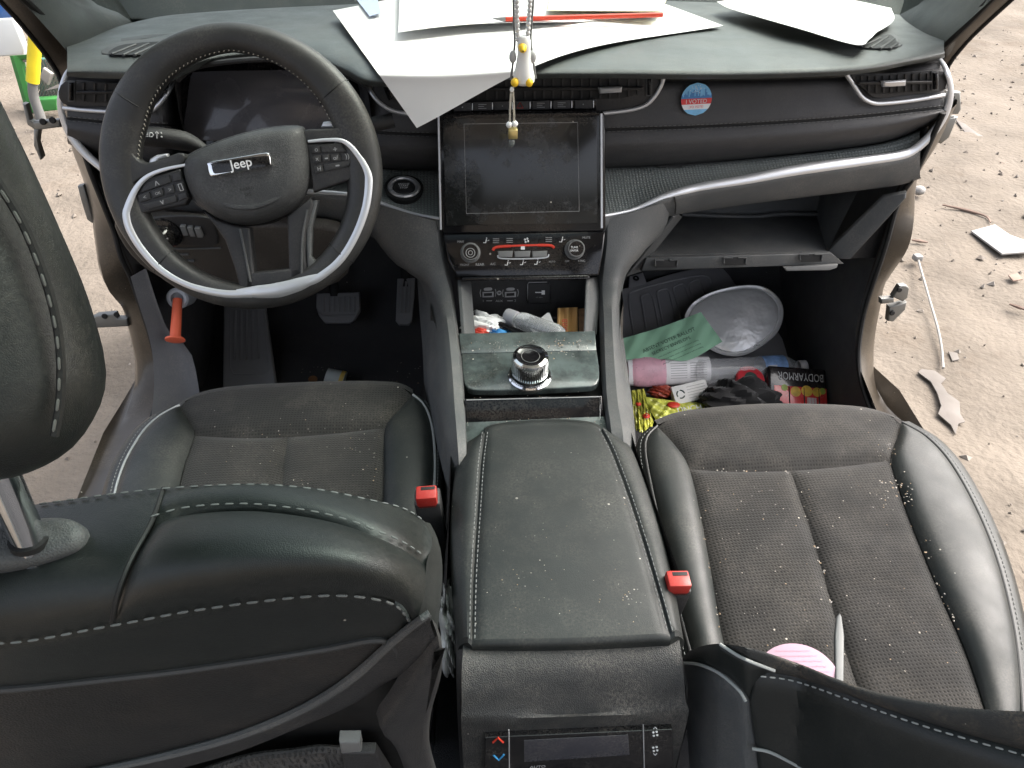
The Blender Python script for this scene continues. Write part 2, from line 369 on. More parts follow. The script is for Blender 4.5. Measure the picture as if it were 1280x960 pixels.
# ------------------------------------------------------------------ car body shell
def build_body():
    B = thing('car_shell', (0, .5, -.1), 'brown painted car body shell with open doorways, bare hinges and black carpet', 'car shell')
    # --- doorway pillars
    oL = [(76, 120), (87, 168), (97, 202), (107, 229), (118, 270), (120, 290), (124, 320), (128, 344), (137, 365), (154, 386), (162, 410), (169, 440), (172, 455), (172, 489), (160, 530), (130, 590), (90, 660)]
    iL = [(92, 140), (107, 199), (130, 259), (141, 287), (150, 320), (162, 346), (179, 395), (190, 432), (195, 460), (195, 498), (182, 535), (158, 580), (130, 640)]
    oR = [(1196, 130), (1172, 180), (1150, 215), (1143, 245), (1141, 285), (1134, 312), (1116, 340), (1105, 358), (1100, 385), (1095, 410), (1091, 440), (1091, 480), (1100, 507), (1125, 535), (1180, 590)]
    iR = [(1180, 140), (1145, 215), (1125, 248), (1110, 300), (1101, 328), (1086, 372), (1078, 405), (1074, 440), (1076, 470), (1083, 495), (1094, 518), (1118, 545), (1170, 600)]
    for o_, i_, sg in ((oL, iL, -1), (oR, iR, 1)):
        o, i = crv(o_, 60), crv(i_, 60)
        mb = MB(); rows = []
        inn = [X(p, sg*.662) for p in i]; out = [X(p, sg*.700) for p in o]
        mid = [a*.5+b*.5+np.array([0, -.004, 0]) for a, b in zip(inn, out)]
        rows = [[p+np.array([0, .02, 0]) for p in inn], inn, mid, out, [p+np.array([sg*.012, .02, 0]) for p in out], [p+np.array([sg*.03, .22, 0]) for p in out]]
        mb.grid(rows); mb.obj('door_pillar', PAINT, B)
        mb = MB(); mb.tube([p+np.array([-sg*.003, -.004, 0]) for p in inn], .0045, 8); mb.obj('door_seal', BLACK, B)
        # kick panel: trim from the seal inwards to the firewall
        zz = [p[2] for p in inn]; yy = [p[1] for p in inn]; o_ = np.argsort(zz); zz = np.array(zz)[o_]; yy = np.array(yy)[o_]
        mb = MB(); G = []
        for z in np.linspace(.02, .66, 20):
            y0 = max(.43, float(np.interp(z, zz, yy)))+.004
            G.append([np.array([sg*x, y, z]) for x, y in zip((.660, .662, .666, .670, .674, .676), (y0, y0+.012, y0+.035, y0+.08, (y0+.08+1.14)/2, 1.14))])
        mb.grid(G); mb.obj('kick_panel', KICK, B)
        # notch trim (upper kick moulding)
        # sill running back
        mb = MB(); s0 = Z(i_[-3], .19)
        prof = [(-.0, .00), (.0, .165), (.02, .185), (.055, .185), (.075, .17), (.085, .12), (.09, -.28)]
        mb.grid([[np.array([sg*(.60+a), y, b+.01]) for a, b in prof] for y in np.linspace(.36, -1.4, 8)]); mb.obj('door_sill', PLAST, B)
    # --- floor and firewall
    mb = MB(); yz = [(-1.6, .05), (-.2, .05), (.3, .05), (.70, .05), (.82, .06), (.93, .11), (1.02, .24), (1.06, .42), (1.07, .72)]
    yz = crv(yz, 40); mb.grid([[np.array([x, y, z]) for x in np.linspace(-.70, .70, 20)] for y, z in yz]); mb.obj('floor_carpet', CARPET, B)
    # --- driver foot rest
    pl = plane3(Y((283, 485), .74), Y((345, 485), .74), Y((300, 386), .90))
    mb = MB(); mb.slab([pl(p) for p in ((282, 384), (333, 383), (347, 482), (348, 492), (281, 494))], pl.n, .02, .006)
    t = pl.n
    mb.obj('foot_rest', FOOTR, B)
    mb = MB()
    for a, b in (((294, 388), (293, 449)), ((301, 388), (301, 450)), ((308, 388), (308, 450)), ((315, 388), (316, 450)), ((322, 388), (323, 449))):
        mb.tube([pl(a, .020), pl(b, .020)], .0032, 8)
    mb.tube([pl(p, .0195) for p in ((288, 388), (288, 460), (292, 468), (330, 468), (336, 462), (330, 387))], .0016, 6)
    mb.obj('foot_rest_ribs', FOOTR, B)
    # --- A-pillar trims and painted frames
    for sg in (-1, 1):
        if sg < 0:
            base = [Y((173, 20), .90), Y((150, 40), .80), Y((130, 54), .73), Y((112, 70), .66), X((93, 76), -.655)]
            top = [Y((108, -8), .86), Y((90, -8), .80), Y((70, -8), .74), Y((45, -8), .68), X((22, -8), -.665)]
            fa = [(22, -8), (55, 23), (76, 46), (93, 75), (96, 110)]; fb = [(-8, -8), (20, 22), (40, 46), (62, 75), (76, 100), (80, 130)]
        else:
            base = [Y((1108, 24), .89), Y((1118, 40), .80), Y((1130, 54), .73), Y((1147, 62), .66), X((1168, 66), .645)]
            top = [Y((1150, -8), .85), Y((1178, -8), .78), Y((1205, -8), .71), Y((1230, -8), .62), X((1246, -8), .66)]
            fa = [(1246, -8), (1205, 33), (1185, 52), (1168, 68), (1165, 100)]; fb = [(1272, -8), (1225, 35), (1203, 58), (1184, 85), (1180, 120)]
        mb = MB()
        b0 = crv(base, 16); t0 = crv(top, 16); dr = np.array([-sg*.10, -.42, .37])
        bulge = lambda j, n: np.array([-sg, -.35, .25])*.035*math.sin(math.pi*j/(n-1))
        mb.loft([[p+np.array([0, .03, -.06]) for p in b0], [p+bulge(j, 16)*.2 for j, p in enumerate(b0)], [p*.5+q*.5+bulge(j, 16)*.7 for j, (p, q) in enumerate(zip(b0, t0))], [p+bulge(j, 16) for j, p in enumerate(t0)], [p+dr*.5+bulge(j, 16) for j, p in enumerate(t0)], [p+dr+bulge(j, 16) for j, p in enumerate(t0)]], 16, 24)
        mb.obj('pillar_trim', DASH, B)
        A = [X(p, sg*.668) for p in crv(fa, 14)]; Bb = [X(p, sg*.70) for p in crv(fb, 14)]
        A = [A[0]+dr]+A; Bb = [Bb[0]+dr]+Bb
        mb = MB(); mb.grid([A, [a*.5+b*.5+np.array([0, -.006, .0]) for a, b in zip(A, Bb)], Bb, [p+np.array([sg*.015, .06, 0]) for p in Bb]]); mb.obj('pillar_frame', PAINT, B)
        mb = MB(); mb.tube(A, .006, 8); mb.tube(Bb, .004, 8); mb.obj('pillar_seal', BLACK, B)
    # --- windshield
    wm = bpy.data.materials.new('windshield glass'); wm.use_nodes = True; nt = wm.node_tree; nt.nodes.remove(nt.nodes['Principled BSDF'])
    tr = nt.nodes.new('ShaderNodeBsdfTransparent'); tr.inputs[0].default_value = (.80, .88, .83, 1); gl = nt.nodes.new('ShaderNodeBsdfGlossy'); gl.inputs['Roughness'].default_value = .03
    fr = nt.nodes.new('ShaderNodeFresnel'); fr.inputs[0].default_value = 1.4; mx = nt.nodes.new('ShaderNodeMixShader')
    nt.links.new(fr.outputs[0], mx.inputs[0]); nt.links.new(tr.outputs[0], mx.inputs[1]); nt.links.new(gl.outputs[0], mx.inputs[2]); nt.links.new(mx.outputs[0], nt.nodes['Material Output'].inputs[0])
    bx = np.linspace(-.76, .76, 24)
    bot = [np.array([x, .985-.16*(x/.76)**2, .757]) for x in bx]; top = [np.array([x*.78, .33-.10*(x/.76)**2, 1.235]) for x in bx]
    mb = MB(); mb.grid([[b*(1-t)+q*t+np.array([0, .03, .03])*math.sin(math.pi*t) for b, q in zip(bot, top)] for t in np.linspace(0, 1, 12)]); mb.obj('windshield', wm, B)
    mb = MB(); mb.grid([[p+np.array([0, -.004, .003]) for p in bot], [b*.985+q*.015+np.array([0, 0, .004]) for b, q in zip(bot, top)]]); mb.obj('windshield_band', BLACK, B)
    # --- bonnet beyond the glass
    mb = MB(); mb.loft([[np.array([x, y-.12*(x/.8)**2, z-.05*(x/.8)**2]) for x in np.linspace(-.85, .85, 9)] for y, z in ((1.02, .70), (1.3, .67), (1.7, .59), (2.0, .50), (2.1, .40), (2.12, .1))], 20, 24); mb.obj('bonnet', PAINT, B)
    # --- roof, out of view, with an opening added for overhead light
    mb = MB(); 
    xs = np.linspace(-.62, .62, 12)
    rz = lambda x, y: np.array([x, y, 1.255-.03*(x/.62)**2-.02*((y+.5)/.9)**2])
    for x0, x1, y0, y1 in ((-.62, .62, .30, .14), (-.62, .62, -.98, -1.2), (-.62, -.43, .14, -.98), (.43, .62, .14, -.98)): mb.grid([[rz(x, y) for x in np.linspace(x0, x1, 10)] for y in np.linspace(y0, y1, 10)])
    mb.obj('roof', mat('pale headliner', (.55, .54, .51), .9, bump=.3, bscale=800), B)  # lining made pale to bounce more light into the cabin
    tm = wm.copy(); tm.name = 'added tinted sunroof glass'; [nd for nd in tm.node_tree.nodes if nd.type == 'BSDF_TRANSPARENT'][0].inputs[0].default_value = (.42, .52, .49, 1)
    mb = MB(); mb.grid([[rz(x, y)+np.array([0, 0, .006]) for x in np.linspace(-.44, .44, 8)] for y in np.linspace(.15, -.99, 8)]); mb.obj('added_sunroof_pane', tm, B)  # unseen sunroof, added to bring in overhead light with a teal tint
    for sg in (-1, 1):
        mb = MB(); mb.tube([np.array([sg*.62, y, 1.215-.02*((y+.5)/.9)**2]) for y in np.linspace(.32, -1.5, 12)], .04, 10); mb.obj('roof_rail', PAINT, B)
    # --- hinges left on the pillars
    def hinge(pts_list, y, th, bolts=()):
        mb = MB()
        for pts in pts_list: mb.slab([Y(p, y) for p in pts], (0, -1, .1), th, .003)
        o = mb.obj('door_hinge', STEEL, B)
        if bolts:
            mb = MB()
            for b in bolts: mb.lathe(Y(b, y-th-.001), (0, -1, .1), [(.005, 0), (.005, .002), (.004, .003), (0, .003)], 12)
            mb.obj('hinge_bolt', BLACK, o)
    hinge([[(44, 150), (78, 147), (80, 157), (46, 161)], [(32, 127), (37, 128), (42, 148), (50, 152), (48, 160), (38, 154)], [(46, 158), (53, 160), (51, 176), (57, 194), (54, 198), (46, 180)]], .62, .012, ((54, 152), (66, 150)))
    hinge([[(100, 230), (108, 228), (118, 262), (121, 278), (112, 272), (105, 250)]], .64, .012)
    hinge([[(112, 396), (124, 390), (147, 388), (150, 394), (162, 394), (164, 404), (124, 406), (110, 404)]], .60, .014, ((131, 395), (146, 393)))
    hinge([[(1172, 118), (1180, 112), (1196, 113), (1197, 135), (1193, 141), (1172, 142)], [(1172, 146), (1193, 144), (1182, 170), (1172, 178), (1163, 172), (1165, 160)]], .62, .012, ((1189, 122), (1172, 166)))
    hinge([[(1112, 368), (1121, 354), (1129, 353), (1133, 357), (1131, 369), (1125, 374)], [(1108, 380), (1130, 374), (1128, 384), (1113, 399), (1106, 398)], [(1098, 370), (1114, 369), (1114, 375), (1098, 377)]], .56, .012, ((1124, 362), (1115, 391)))
build_body()

# ------------------------------------------------------------------ dashboard
DASHT = thing('dashboard', (0, .7, .45), 'black leather dashboard with silver trim, air vents and an open glove box', 'dashboard')
XS = np.linspace(84, 1180, 160)
back = [(84, 44), (120, 40), (200, 22), (300, 13), (420, 7), (560, 1), (700, -5), (900, -7), (1050, 2), (1150, 22), (1180, 30)]
fron = [(84, 84), (120, 78), (160, 78), (205, 82), (232, 76), (270, 64), (330, 58), (390, 63), (430, 78), (465, 94), (540, 92), (650, 86), (760, 86), (900, 88), (1060, 83), (1140, 70), (1180, 60)]
lipp = [(84, 95), (120, 97), (160, 98), (205, 102), (232, 90), (270, 78), (330, 72), (390, 77), (430, 92), (465, 107), (540, 105), (650, 98), (760, 97), (900, 98), (1060, 93), (1140, 80), (1180, 72)]
seam = [(84, 148), (150, 154), (220, 157), (330, 164), (450, 165), (545, 168), (650, 165), (755, 162), (900, 157), (1060, 147), (1180, 134)]
bolb = [(84, 176), (120, 190), (180, 200), (240, 205), (330, 210), (450, 209), (545, 211), (650, 210), (755, 208), (860, 203), (1000, 190), (1100, 177), (1150, 160), (1180, 145)]
TRIM_R = [(752, 270), (770, 267), (795, 261), (830, 246), (870, 235), (930, 225), (1000, 212), (1080, 201), (1130, 193), (1152, 180), (1172, 158), (1185, 133), (1188, 108), (1181, 84), (1169, 66)]
TRIM_L = [(550, 273), (520, 268), (490, 259), (450, 245), (400, 240), (300, 236), (200, 232), (150, 226), (124, 207), (105, 190), (86, 165), (75, 130), (81, 97), (95, 77)]
def hump(x, a, b, w):      # smooth 1 between a and b
    s = lambda q: 1/(1+math.exp(-q)); return s((x-a)/w)*s((b-x)/w)
B_, F_, L_, S_, O_ = [interp_px(r, XS) for r in (back, fron, lipp, seam, bolb)]
def endtuck(px): return .0
def dash_top():
    mb = MB(); rows = []
    rows.append([Z(p, .772)+np.array([0, .08, -.012]) for p in B_])
    rows.append([Z(p, .775) for p in B_])
    rows.append([Z(p*.5+q*.5, .789) for p, q in zip(B_, F_)])
    rows.append([Z(p*.2+q*.8, .792) for p, q in zip(B_, F_)])
    rows.append([Z(p, .789) for p in F_])
    rows.append([Z(p*.45+q*.55, .784)+np.array([0, -.002, 0]) for p, q in zip(F_, L_)])
    rows.append([Z(p, .774) for p in L_])
    rows.append([Z(p, .774)+np.array([0, .012, -.004]) for p in L_])
    rows.append([Z(p, .774)+np.array([0, .09, -.002]) for p in L_])
    mb.loft(rows, 160, 60, per=8); mb.obj('top_pad', DASH, DASHT)
dash_top()
def fY(px, base): return base+.10*hump(px, 222, 452, 5)     # the instrument recess
LY = np.array([Z(p, .774)[1] for p in L_])
def shift(px): return float(np.clip(np.interp(px, XS, LY)+.016-.575, 0, .09))
def face_pt(p, y): return Y(p, fY(p[0], y)+shift(p[0]))
def dash_z(p):
    b, f = np.interp(p[0], XS, B_[:, 1]), np.interp(p[0], XS, F_[:, 1]); return float(np.interp((p[1]-b)/(f-b), [0, .5, .8, 1], [.775, .789, .792, .789]))
def dash_face():
    rows = []
    lo = lambda p, k: np.array([p[0], p[1]+k])
    rows.append([face_pt(lo(p, 0), .605) for p in L_])
    rows.append([face_pt(lo(p, 7), .575) for p in L_])
    rows.append([face_pt(p*.5+q*.5+np.array([0, 2]), .565) for p, q in zip(L_, S_)])
    rows.append([face_pt(lo(p, -2), .556) for p in S_])
    rows.append([face_pt(p, .559) for p in S_])
    mb = MB(); mb.loft(rows, 160, 30, per=6); mb.obj('face_panel', FACE, DASHT)
    rows = [[face_pt(p, .559) for p in S_]]
    rows.append([face_pt(lo(p, 2.5), .554) for p in S_])
    rows.append([face_pt(p*.55+q*.45, .547) for p, q in zip(S_, O_)])
    rows.append([face_pt(p*.18+q*.82, .556) for p, q in zip(S_, O_)])
    rows.append([face_pt(p, .578) for p in O_])
    rows.append([face_pt(p, .63)+np.array([0, 0, -.005]) for p in O_])
    mb = MB(); mb.loft(rows, 160, 30, per=6); o = mb.obj('lower_bolster', FACE, DASHT)
    for sel in ([p for p in S_ if p[0] < 218], [p for p in S_ if 458 < p[0] < 545], [p for p in S_ if p[0] > 756]):
        mb = MB(); mb.stitches([face_pt(p+np.array([0, -2.4]), .5545) for p in sel], .0045, .0028, .0006); mb.stitches([face_pt(p+np.array([0, 2.6]), .552) for p in sel], .0045, .0028, .0005); mb.obj('seam_stitching', THREAD, DASHT)
    mb = MB(); mb.tube([face_pt(p, .5565) for p in S_], .0012, 6); mb.obj('seam_line', BLACK, DASHT)
dash_face()
# silver trim: one bent strip each side, and what hangs from it
def trim_y(p, side):
    if side > 0: return float(np.interp(p[0], [752, 800, 870, 1000, 1130, 1190], [.478, .500, .522, .540, .552, .560])) + (.035*max(0, (90-p[1])/25) if p[1] < 90 else 0)
    return float(np.interp(p[0], [75, 124, 200, 450, 520, 550], [.560, .548, .54, .515, .495, .478])) + (.03*max(0, (110-p[1])/30) if p[1] < 110 else 0)
TR = crv(TRIM_R, 90); TL = crv(TRIM_L, 90)
TR3 = [Y(p, trim_y(p, 1)) for p in TR]; TL3 = [Y(p, trim_y(p, -1)) for p in TL]
def dash_trim():
    for T, T3, wid in ((TR, TR3, [(0, .0022), (.06, .003), (.2, .0065), (.5, .0088), (.66, .0075), (.85, .0065), (1, .003)]), (TL, TL3, [(0, .0022), (.1, .003), (.6, .005), (.8, .0062), (1, .003)])):
        s = np.linspace(0, 1, len(T3)); r = np.interp(s, [a for a, b in wid], [b for a, b in wid])
        mb = MB(); mb.tube(T3, r, 14, flat=((0, -.8, .6), .6)); mb.obj('silver_trim', SILVER, DASHT)
    # ribbed tray between bolster and trim (right, then left centre)
    def tray(px0, px1, T, side, name):
        xs = np.linspace(px0, px1, 70); o = interp_px(bolb, xs); tt = T[np.argsort(T[:, 0])]
        keep = [p for p in T if p[1] > 150]; keep = np.array(sorted(keep, key=lambda q: q[0]))
        t = np.stack([xs, np.interp(xs, keep[:, 0], keep[:, 1])], 1)
        r0 = [face_pt(p, .63)+np.array([0, 0, -.006]) for p in o]; r1 = [face_pt(p+np.array([0, 3]), .588) for p in o]
        r2 = [Y(p, trim_y(p, side)) for p in t]
        rows = [r0, r1, [a*.5+b*.5+np.array([0, .0, -.003]) for a, b in zip(r1, r2)], [p+np.array([0, .004, .000]) for p in r2]]
        mb = MB(); mb.loft(rows, 70, 24); mb.obj(name, TRAY, DASHT)
        return t, r2
    tR, r2R = tray(753, 1150, TR, 1, 'tray_insert'); tL, r2L = tray(130, 549, TL, -1, 'tray_insert')
    # fascia under the trim on the passenger side
    low = interp_px([(753, 330), (775, 318), (800, 296), (828, 272), (845, 268), (858, 265), (900, 259), (950, 252), (1050, 240), (1120, 231), (1150, 222)], tR[:, 0])
    r3 = [Y(p, trim_y(t, 1)-.006) for p, t in zip(tR*.75+low*.25, tR)]; r4 = [Y(p, trim_y(t, 1)+.004) for p, t in zip(tR*.12+low*.88, tR)]; r5 = [Y(p, trim_y(t, 1)+.02) for p, t in zip(low, tR)]
    mb = MB(); mb.loft([r2R, r3, r4, r5, [p+np.array([0, .05, .008]) for p in r5]], 70, 24); mb.obj('glove_box_fascia', PLAST, DASHT)
    mb = MB(); mb.tube([Y((843, 246), .506), Y((845, 256), .507), Y((844, 267), .515)], .0012, 6); mb.obj('fascia_joint', BLACK, DASHT)
    # end cap of the fascia
    mb = MB(); mb.loft([[Y(p, .56) for p in ((1150, 182), (1148, 205), (1140, 228))], [Y(p, .60) for p in ((1160, 170), (1150, 205), (1138, 232))], [Y(p, .70) for p in ((1160, 160), (1150, 200), (1132, 236))]], 8, 8); mb.obj('fascia_end', PLAST, DASHT)
    # driver side lower fascia, from trim down to the knee panel
    low = interp_px([(130, 235), (150, 250), (200, 262), (300, 268), (400, 272), (440, 282), (470, 300), (500, 318), (530, 335), (549, 345)], tL[:, 0])
    r3 = [Y(p, trim_y(t, -1)-.004) for p, t in zip(tL*.7+low*.3, tL)]; r4 = [Y(p, trim_y(t, -1)+.012) for p, t in zip(low, tL)]
    mb = MB(); mb.loft([r2L, r3, r4, [p+np.array([0, .05, 0]) for p in r4]], 70, 18); mb.obj('lower_fascia', PLAST, DASHT)
dash_trim()
def wings():
    # grey wings of the centre stack: from the trim down into the console rails
    def wing(outer, inner, yo, yi, back):
        o = [Y(p, y) for p, y in zip(outer, yo)]; i = [Y(p, y) for p, y in zip(inner, yi)]
        mid = [a*.5+b*.5+np.array([0, -.012, .006]) for a, b in zip(o, i)]
        i.append(i[-1]+np.array([0, -.03, -.05])); o.append(o[-1]+np.array([0, -.03, -.05])); mid.append(mid[-1]+np.array([0, -.035, -.05]))
        mb = MB(); mb.loft([[p+np.array([0, .03, -.01]) for p in i], i, mid, o, [p+np.array([back*.015, .05, -.015]) for p in o], [p+np.array([back*.05, .30, -.05]) for p in o]], 30, 24)
        mb.obj('stack_wing', PLAST, DASHT)
    wing([(838, 250), (828, 285), (800, 318), (782, 340), (775, 362), (772, 400), (774, 450), (779, 500), (790, 550)], [(754, 276), (754, 300), (752, 325), (751, 345), (751, 365), (753, 400), (755, 450), (758, 500), (764, 548)],
         [.515, .505, .475, .455, .435, .375, .29, .205, .13], [.480, .468, .455, .445, .428, .37, .285, .2, .125], 1)
    wing([(455, 250), (468, 290), (500, 330), (530, 352), (541, 375), (549, 405), (555, 450), (560, 500), (567, 562)], [(550, 278), (552, 300), (557, 325), (561, 345), (565, 365), (570, 400), (576, 450), (580, 500), (583, 560)],
         [.515, .505, .48, .458, .435, .375, .29, .205, .115], [.480, .468, .455, .445, .428, .37, .285, .2, .11], -1)
wings()
def glove_box():
    G = MB(); z0 = .452
    fl = [Z(p, z0) for p in ((812, 319), (1034, 314), (1020, 268), (850, 268))]
    G.slab([p-np.array([0, 0, .004]) for p in fl], (0, 0, 1), .004, .001); g = G.obj('glove_box', PLAST, DASHT)
    mb = MB(); bl, br = fl[3], fl[2]; up = np.array([0, .02, .17])
    mb.grid([[bl, br], [bl+up, br+up]]); mb.grid([[fl[0], fl[3]], [fl[0]+np.array([0, .02, .13]), fl[3]+up]]); mb.grid([[fl[1], fl[2]], [fl[1]+np.array([.03, .0, .15]), fl[2]+up]])
    mb.grid([[fl[0]+np.array([0, .02, .15]), fl[1]+np.array([0, 0, .15])], [fl[3]+up, fl[2]+up]]); mb.obj('glove_box_lining', PLAST, g)
    # back ledge and dark slot with the cylinder seen in it
    a, b = bl+np.array([0, -.012, .006]), br+np.array([0, -.012, .006])
    mb = MB(); mb.tube([a, a*.7+b*.3+np.array([0, 0, -.004]), a*.45+b*.55+np.array([0, 0, -.005]), a*.3+b*.7, b], .004, 8, n=20); mb.obj('ledge', PLAST, g)
    mb = MB(); mb.box(a*.5+b*.5+np.array([0, .002, .045]), ((.075, 0, 0), (0, .006, 0), (0, 0, .018)), .006); mb.obj('lamp_slot', BLACK, g)
    mb = MB(); mb.tube([a*.66+b*.34+np.array([0, -.006, .044]), a*.36+b*.64+np.array([0, -.006, .044])], .012, 14); mb.obj('damper_cylinder', GLOSS, g)
    # front lip with three latch slots
    f0, f1 = fl[0], fl[1]; lip = [Y((806, 321), f0[1]-.004), Y((1036, 314), f1[1]-.004), Y((1052, 328), f1[1]-.002), Y((800, 337), f0[1]-.002)]
    mb = MB(); mb.slab(lip, (0, -1, .25), .010, .002); mb.obj('front_lip', PLAST, g)
    pl = Plane(lip[0]+np.array([0, -.011, .003]), (0, -1, .25))
    for c in ((833, 329), (919, 326), (1014, 322)):
        mb = MB(); mb.slab([pl((c[0]-14, c[1]-4), -.0005), pl((c[0]+14, c[1]-4.5), -.0005), pl((c[0]+13, c[1]+5), -.0005), pl((c[0]-13, c[1]+5.5), -.0005)], pl.n, .0015, .0003); o = mb.obj('latch_slot', BLACK, g)
        mb = MB(); mb.tube([pl((c[0]-14, c[1]+3), .002), pl((c[0]-14, c[1]-4), .002), pl((c[0]-3, c[1]-4), .002)], .0016, 6); mb.tube([pl((c[0]+4, c[1]-4), .002), pl((c[0]+14, c[1]-4), .002), pl((c[0]+13, c[1]+3), .002)], .0016, 6); mb.obj('latch_rim', PLAST, o)
    mb = MB(); q = [pl(p, -.006) for p in ((978, 333), (1046, 329), (1044, 334), (1035, 337), (982, 338))]; mb.slab(q, pl.n, .006, .002); mb.obj('broken_flange', GREYP, g)
    # right bracket, torn cheek of the missing lid; left cheek
    mb = MB(); mb.slab([Y((1031, 314), .585), Y((1048, 322), .575), Y((1062, 322), .57), Y((1131, 246), .545), Y((1132, 238), .55), Y((1104, 243), .57)], (-.35, -1, .2), .012, .003); mb.obj('side_bracket', PLAST, g)
    mb = MB(); mb.slab([Y((800, 338), .575), Y((812, 319), .58), Y((851, 270), .575), (Y((845, 266), .54)), Y((838, 268), .53), Y((800, 318), .54), Y((780, 345), .56)], (.2, -1, .2), .008, .003); mb.obj('side_cheek', PLAST, g)
    # under-dash closing panel below the box
    mb = MB(); mb.grid([[Y((795, 338), .585), Y((1052, 330), .575)], [Y((795, 338), .585)+np.array([0, .25, .0]), Y((1052, 330), .575)+np.array([0, .25, .0])]]); mb.obj('under_panel', BLACK, g)
    # dark side filler between box and pillar
    mb = MB(); mb.grid([[Y((1060, 323), .60), Y((1128, 243), .585), Y((1132, 236), .58)], [Y((1102, 322), .60), Y((1126, 246), .60), Y((1136, 232), .585)]]); mb.obj('side_filler', PLASTD, g)
glove_box()
# air vents
def vent(frame, slot, wheel, tabp, chrome, y, label, slats=1, fins=9, cr=.0032):
    """frame/slot: pixel outlines on the face at depth y"""
    mb = MB(); mb.slab([face_pt(p, y) for p in crv(frame, 40, True)], (0, -1, .1), .004, .001); v = mb.obj('air_vent', PLASTD, DASHT)
    S = crv(slot, 60, True); mb = MB(); mb.slab([face_pt(p, y-.0045) for p in S], (0, -1, .1), .0012, .0003); mb.obj('vent_shade_plate', BLACK, v)  # black plate stands for the shade inside the vent
    x0, x1 = S[:, 0].min(), S[:, 0].max(); y0, y1 = S[:, 1].min(), S[:, 1].max()
    mb = MB()
    for k in range(fins):
        x = x0+(x1-x0)*(k+.7)/(fins+.4)
        col = [p for p in S if abs(p[0]-x) < (x1-x0)/22]
        a, b = (min(c[1] for c in col)+1.5, max(c[1] for c in col)-1.5) if len(col) > 1 else (y0+3, y1-3)
        mb.slab([face_pt((x-1.0, a), y-.005), face_pt((x+1.6, a), y-.005), face_pt((x+1.6, b), y-.005), face_pt((x-1.0, b), y-.005)], (0, -1, .1), .003, 0)
    mb.obj('vent_fins', VENTD, v)
    for k in range(slats):
        t = (k+1)/(slats+1); ym = y0+(y1-y0)*t
        row = sorted(((abs(p[1]-ym), p[0]) for p in S))[:8]; a, b = min(r[1] for r in row)+2, max(r[1] for r in row)-2
        mb = MB(); mb.slab([face_pt((a, ym-2), y-.007), face_pt((b, ym-3), y-.007), face_pt((b, ym+1.5), y-.007), face_pt((a, ym+2.5), y-.007)], (0, -1, .25), .006, .002); mb.obj('vent_slat', PLASTD, v)
        if tabp:
            mb = MB(); c = tabp; mb.slab([face_pt((c[0]-15, c[1]-3), y-.012), face_pt((c[0]+15, c[1]-4.5), y-.012), face_pt((c[0]+14, c[1]+3.5), y-.012), face_pt((c[0]-13, c[1]+5), y-.012)], (0, -1, .3), .008, .003); mb.obj('vent_tab', SILVER, v)
    if wheel:
        mb = MB(); c, w, h = wheel; ol = [(c[0]-w, c[1]-h), (c[0]+w, c[1]-h), (c[0]+w, c[1]+h), (c[0]-w, c[1]+h)]
        mb.slab([face_pt(p, y-.004) for p in ol], (0, -1, .1), .002, .0005); o = mb.obj('wheel_slot', PLAST, v)
        mb = MB(); mb.slab([face_pt((c[0]+(p[0]-c[0])*.5, c[1]+(p[1]-c[1])*.85), y-.0055) for p in ol], (0, -1, .1), .007, .003); mb.obj('thumb_wheel', GLOSS, o)
    mb = MB(); C = [face_pt(p, y-.006) for p in crv(chrome, 40)]; mb.tube(C, cr, 10); mb.obj('vent_trim', SILVER, v)
    return v
vent([(83, 101), (150, 103), (216, 103), (207, 122), (190, 133), (150, 132), (82, 130)], [(100, 103), (150, 105), (209, 107), (203, 120), (188, 128), (150, 128), (102, 125)], ((90, 114), 4.5, 13), None, [(79, 135), (110, 138), (150, 140), (184, 140), (198, 131), (208, 118), (217, 103)], .561, '', 1, 8)
vent([(1063, 93), (1110, 91), (1176, 88), (1177, 113), (1140, 117), (1095, 122), (1080, 112)], [(1070, 95), (1110, 93), (1160, 91), (1160, 112), (1130, 115), (1094, 117), (1082, 110)], ((1168, 101), 4.5, 12), (1115, 104), [(1058, 93), (1068, 108), (1078, 122), (1092, 129), (1110, 129), (1145, 125), (1180, 119)], .561, '', 1, 10)
vent([(466, 99), (560, 97), (700, 95), (822, 96), (815, 118), (795, 136), (752, 141), (545, 146), (492, 137), (475, 122)], [(500, 100), (600, 98), (700, 96), (800, 97), (797, 112), (785, 121), (740, 124), (600, 126), (530, 126), (508, 118)], ((811, 108), 4.0, 12), (762, 112), [(456, 100), (463, 114), (474, 128), (490, 138), (515, 143), (545, 146)], .557, '', 1, 26)
mb = MB(); mb.tube([face_pt(p, .551) for p in crv([(830, 96), (826, 108), (818, 121), (806, 132), (785, 138), (752, 142)], 30)], .0032, 10); mb.obj('vent_trim', SILVER, DASHT)
mb = MB(); mb.slab([Y(p, .553) for p in ((478, 106), (486, 104), (492, 122), (486, 126))], (0, -1, .1), .003, .001); mb.obj('thumb_wheel', GLOSS, DASHT)
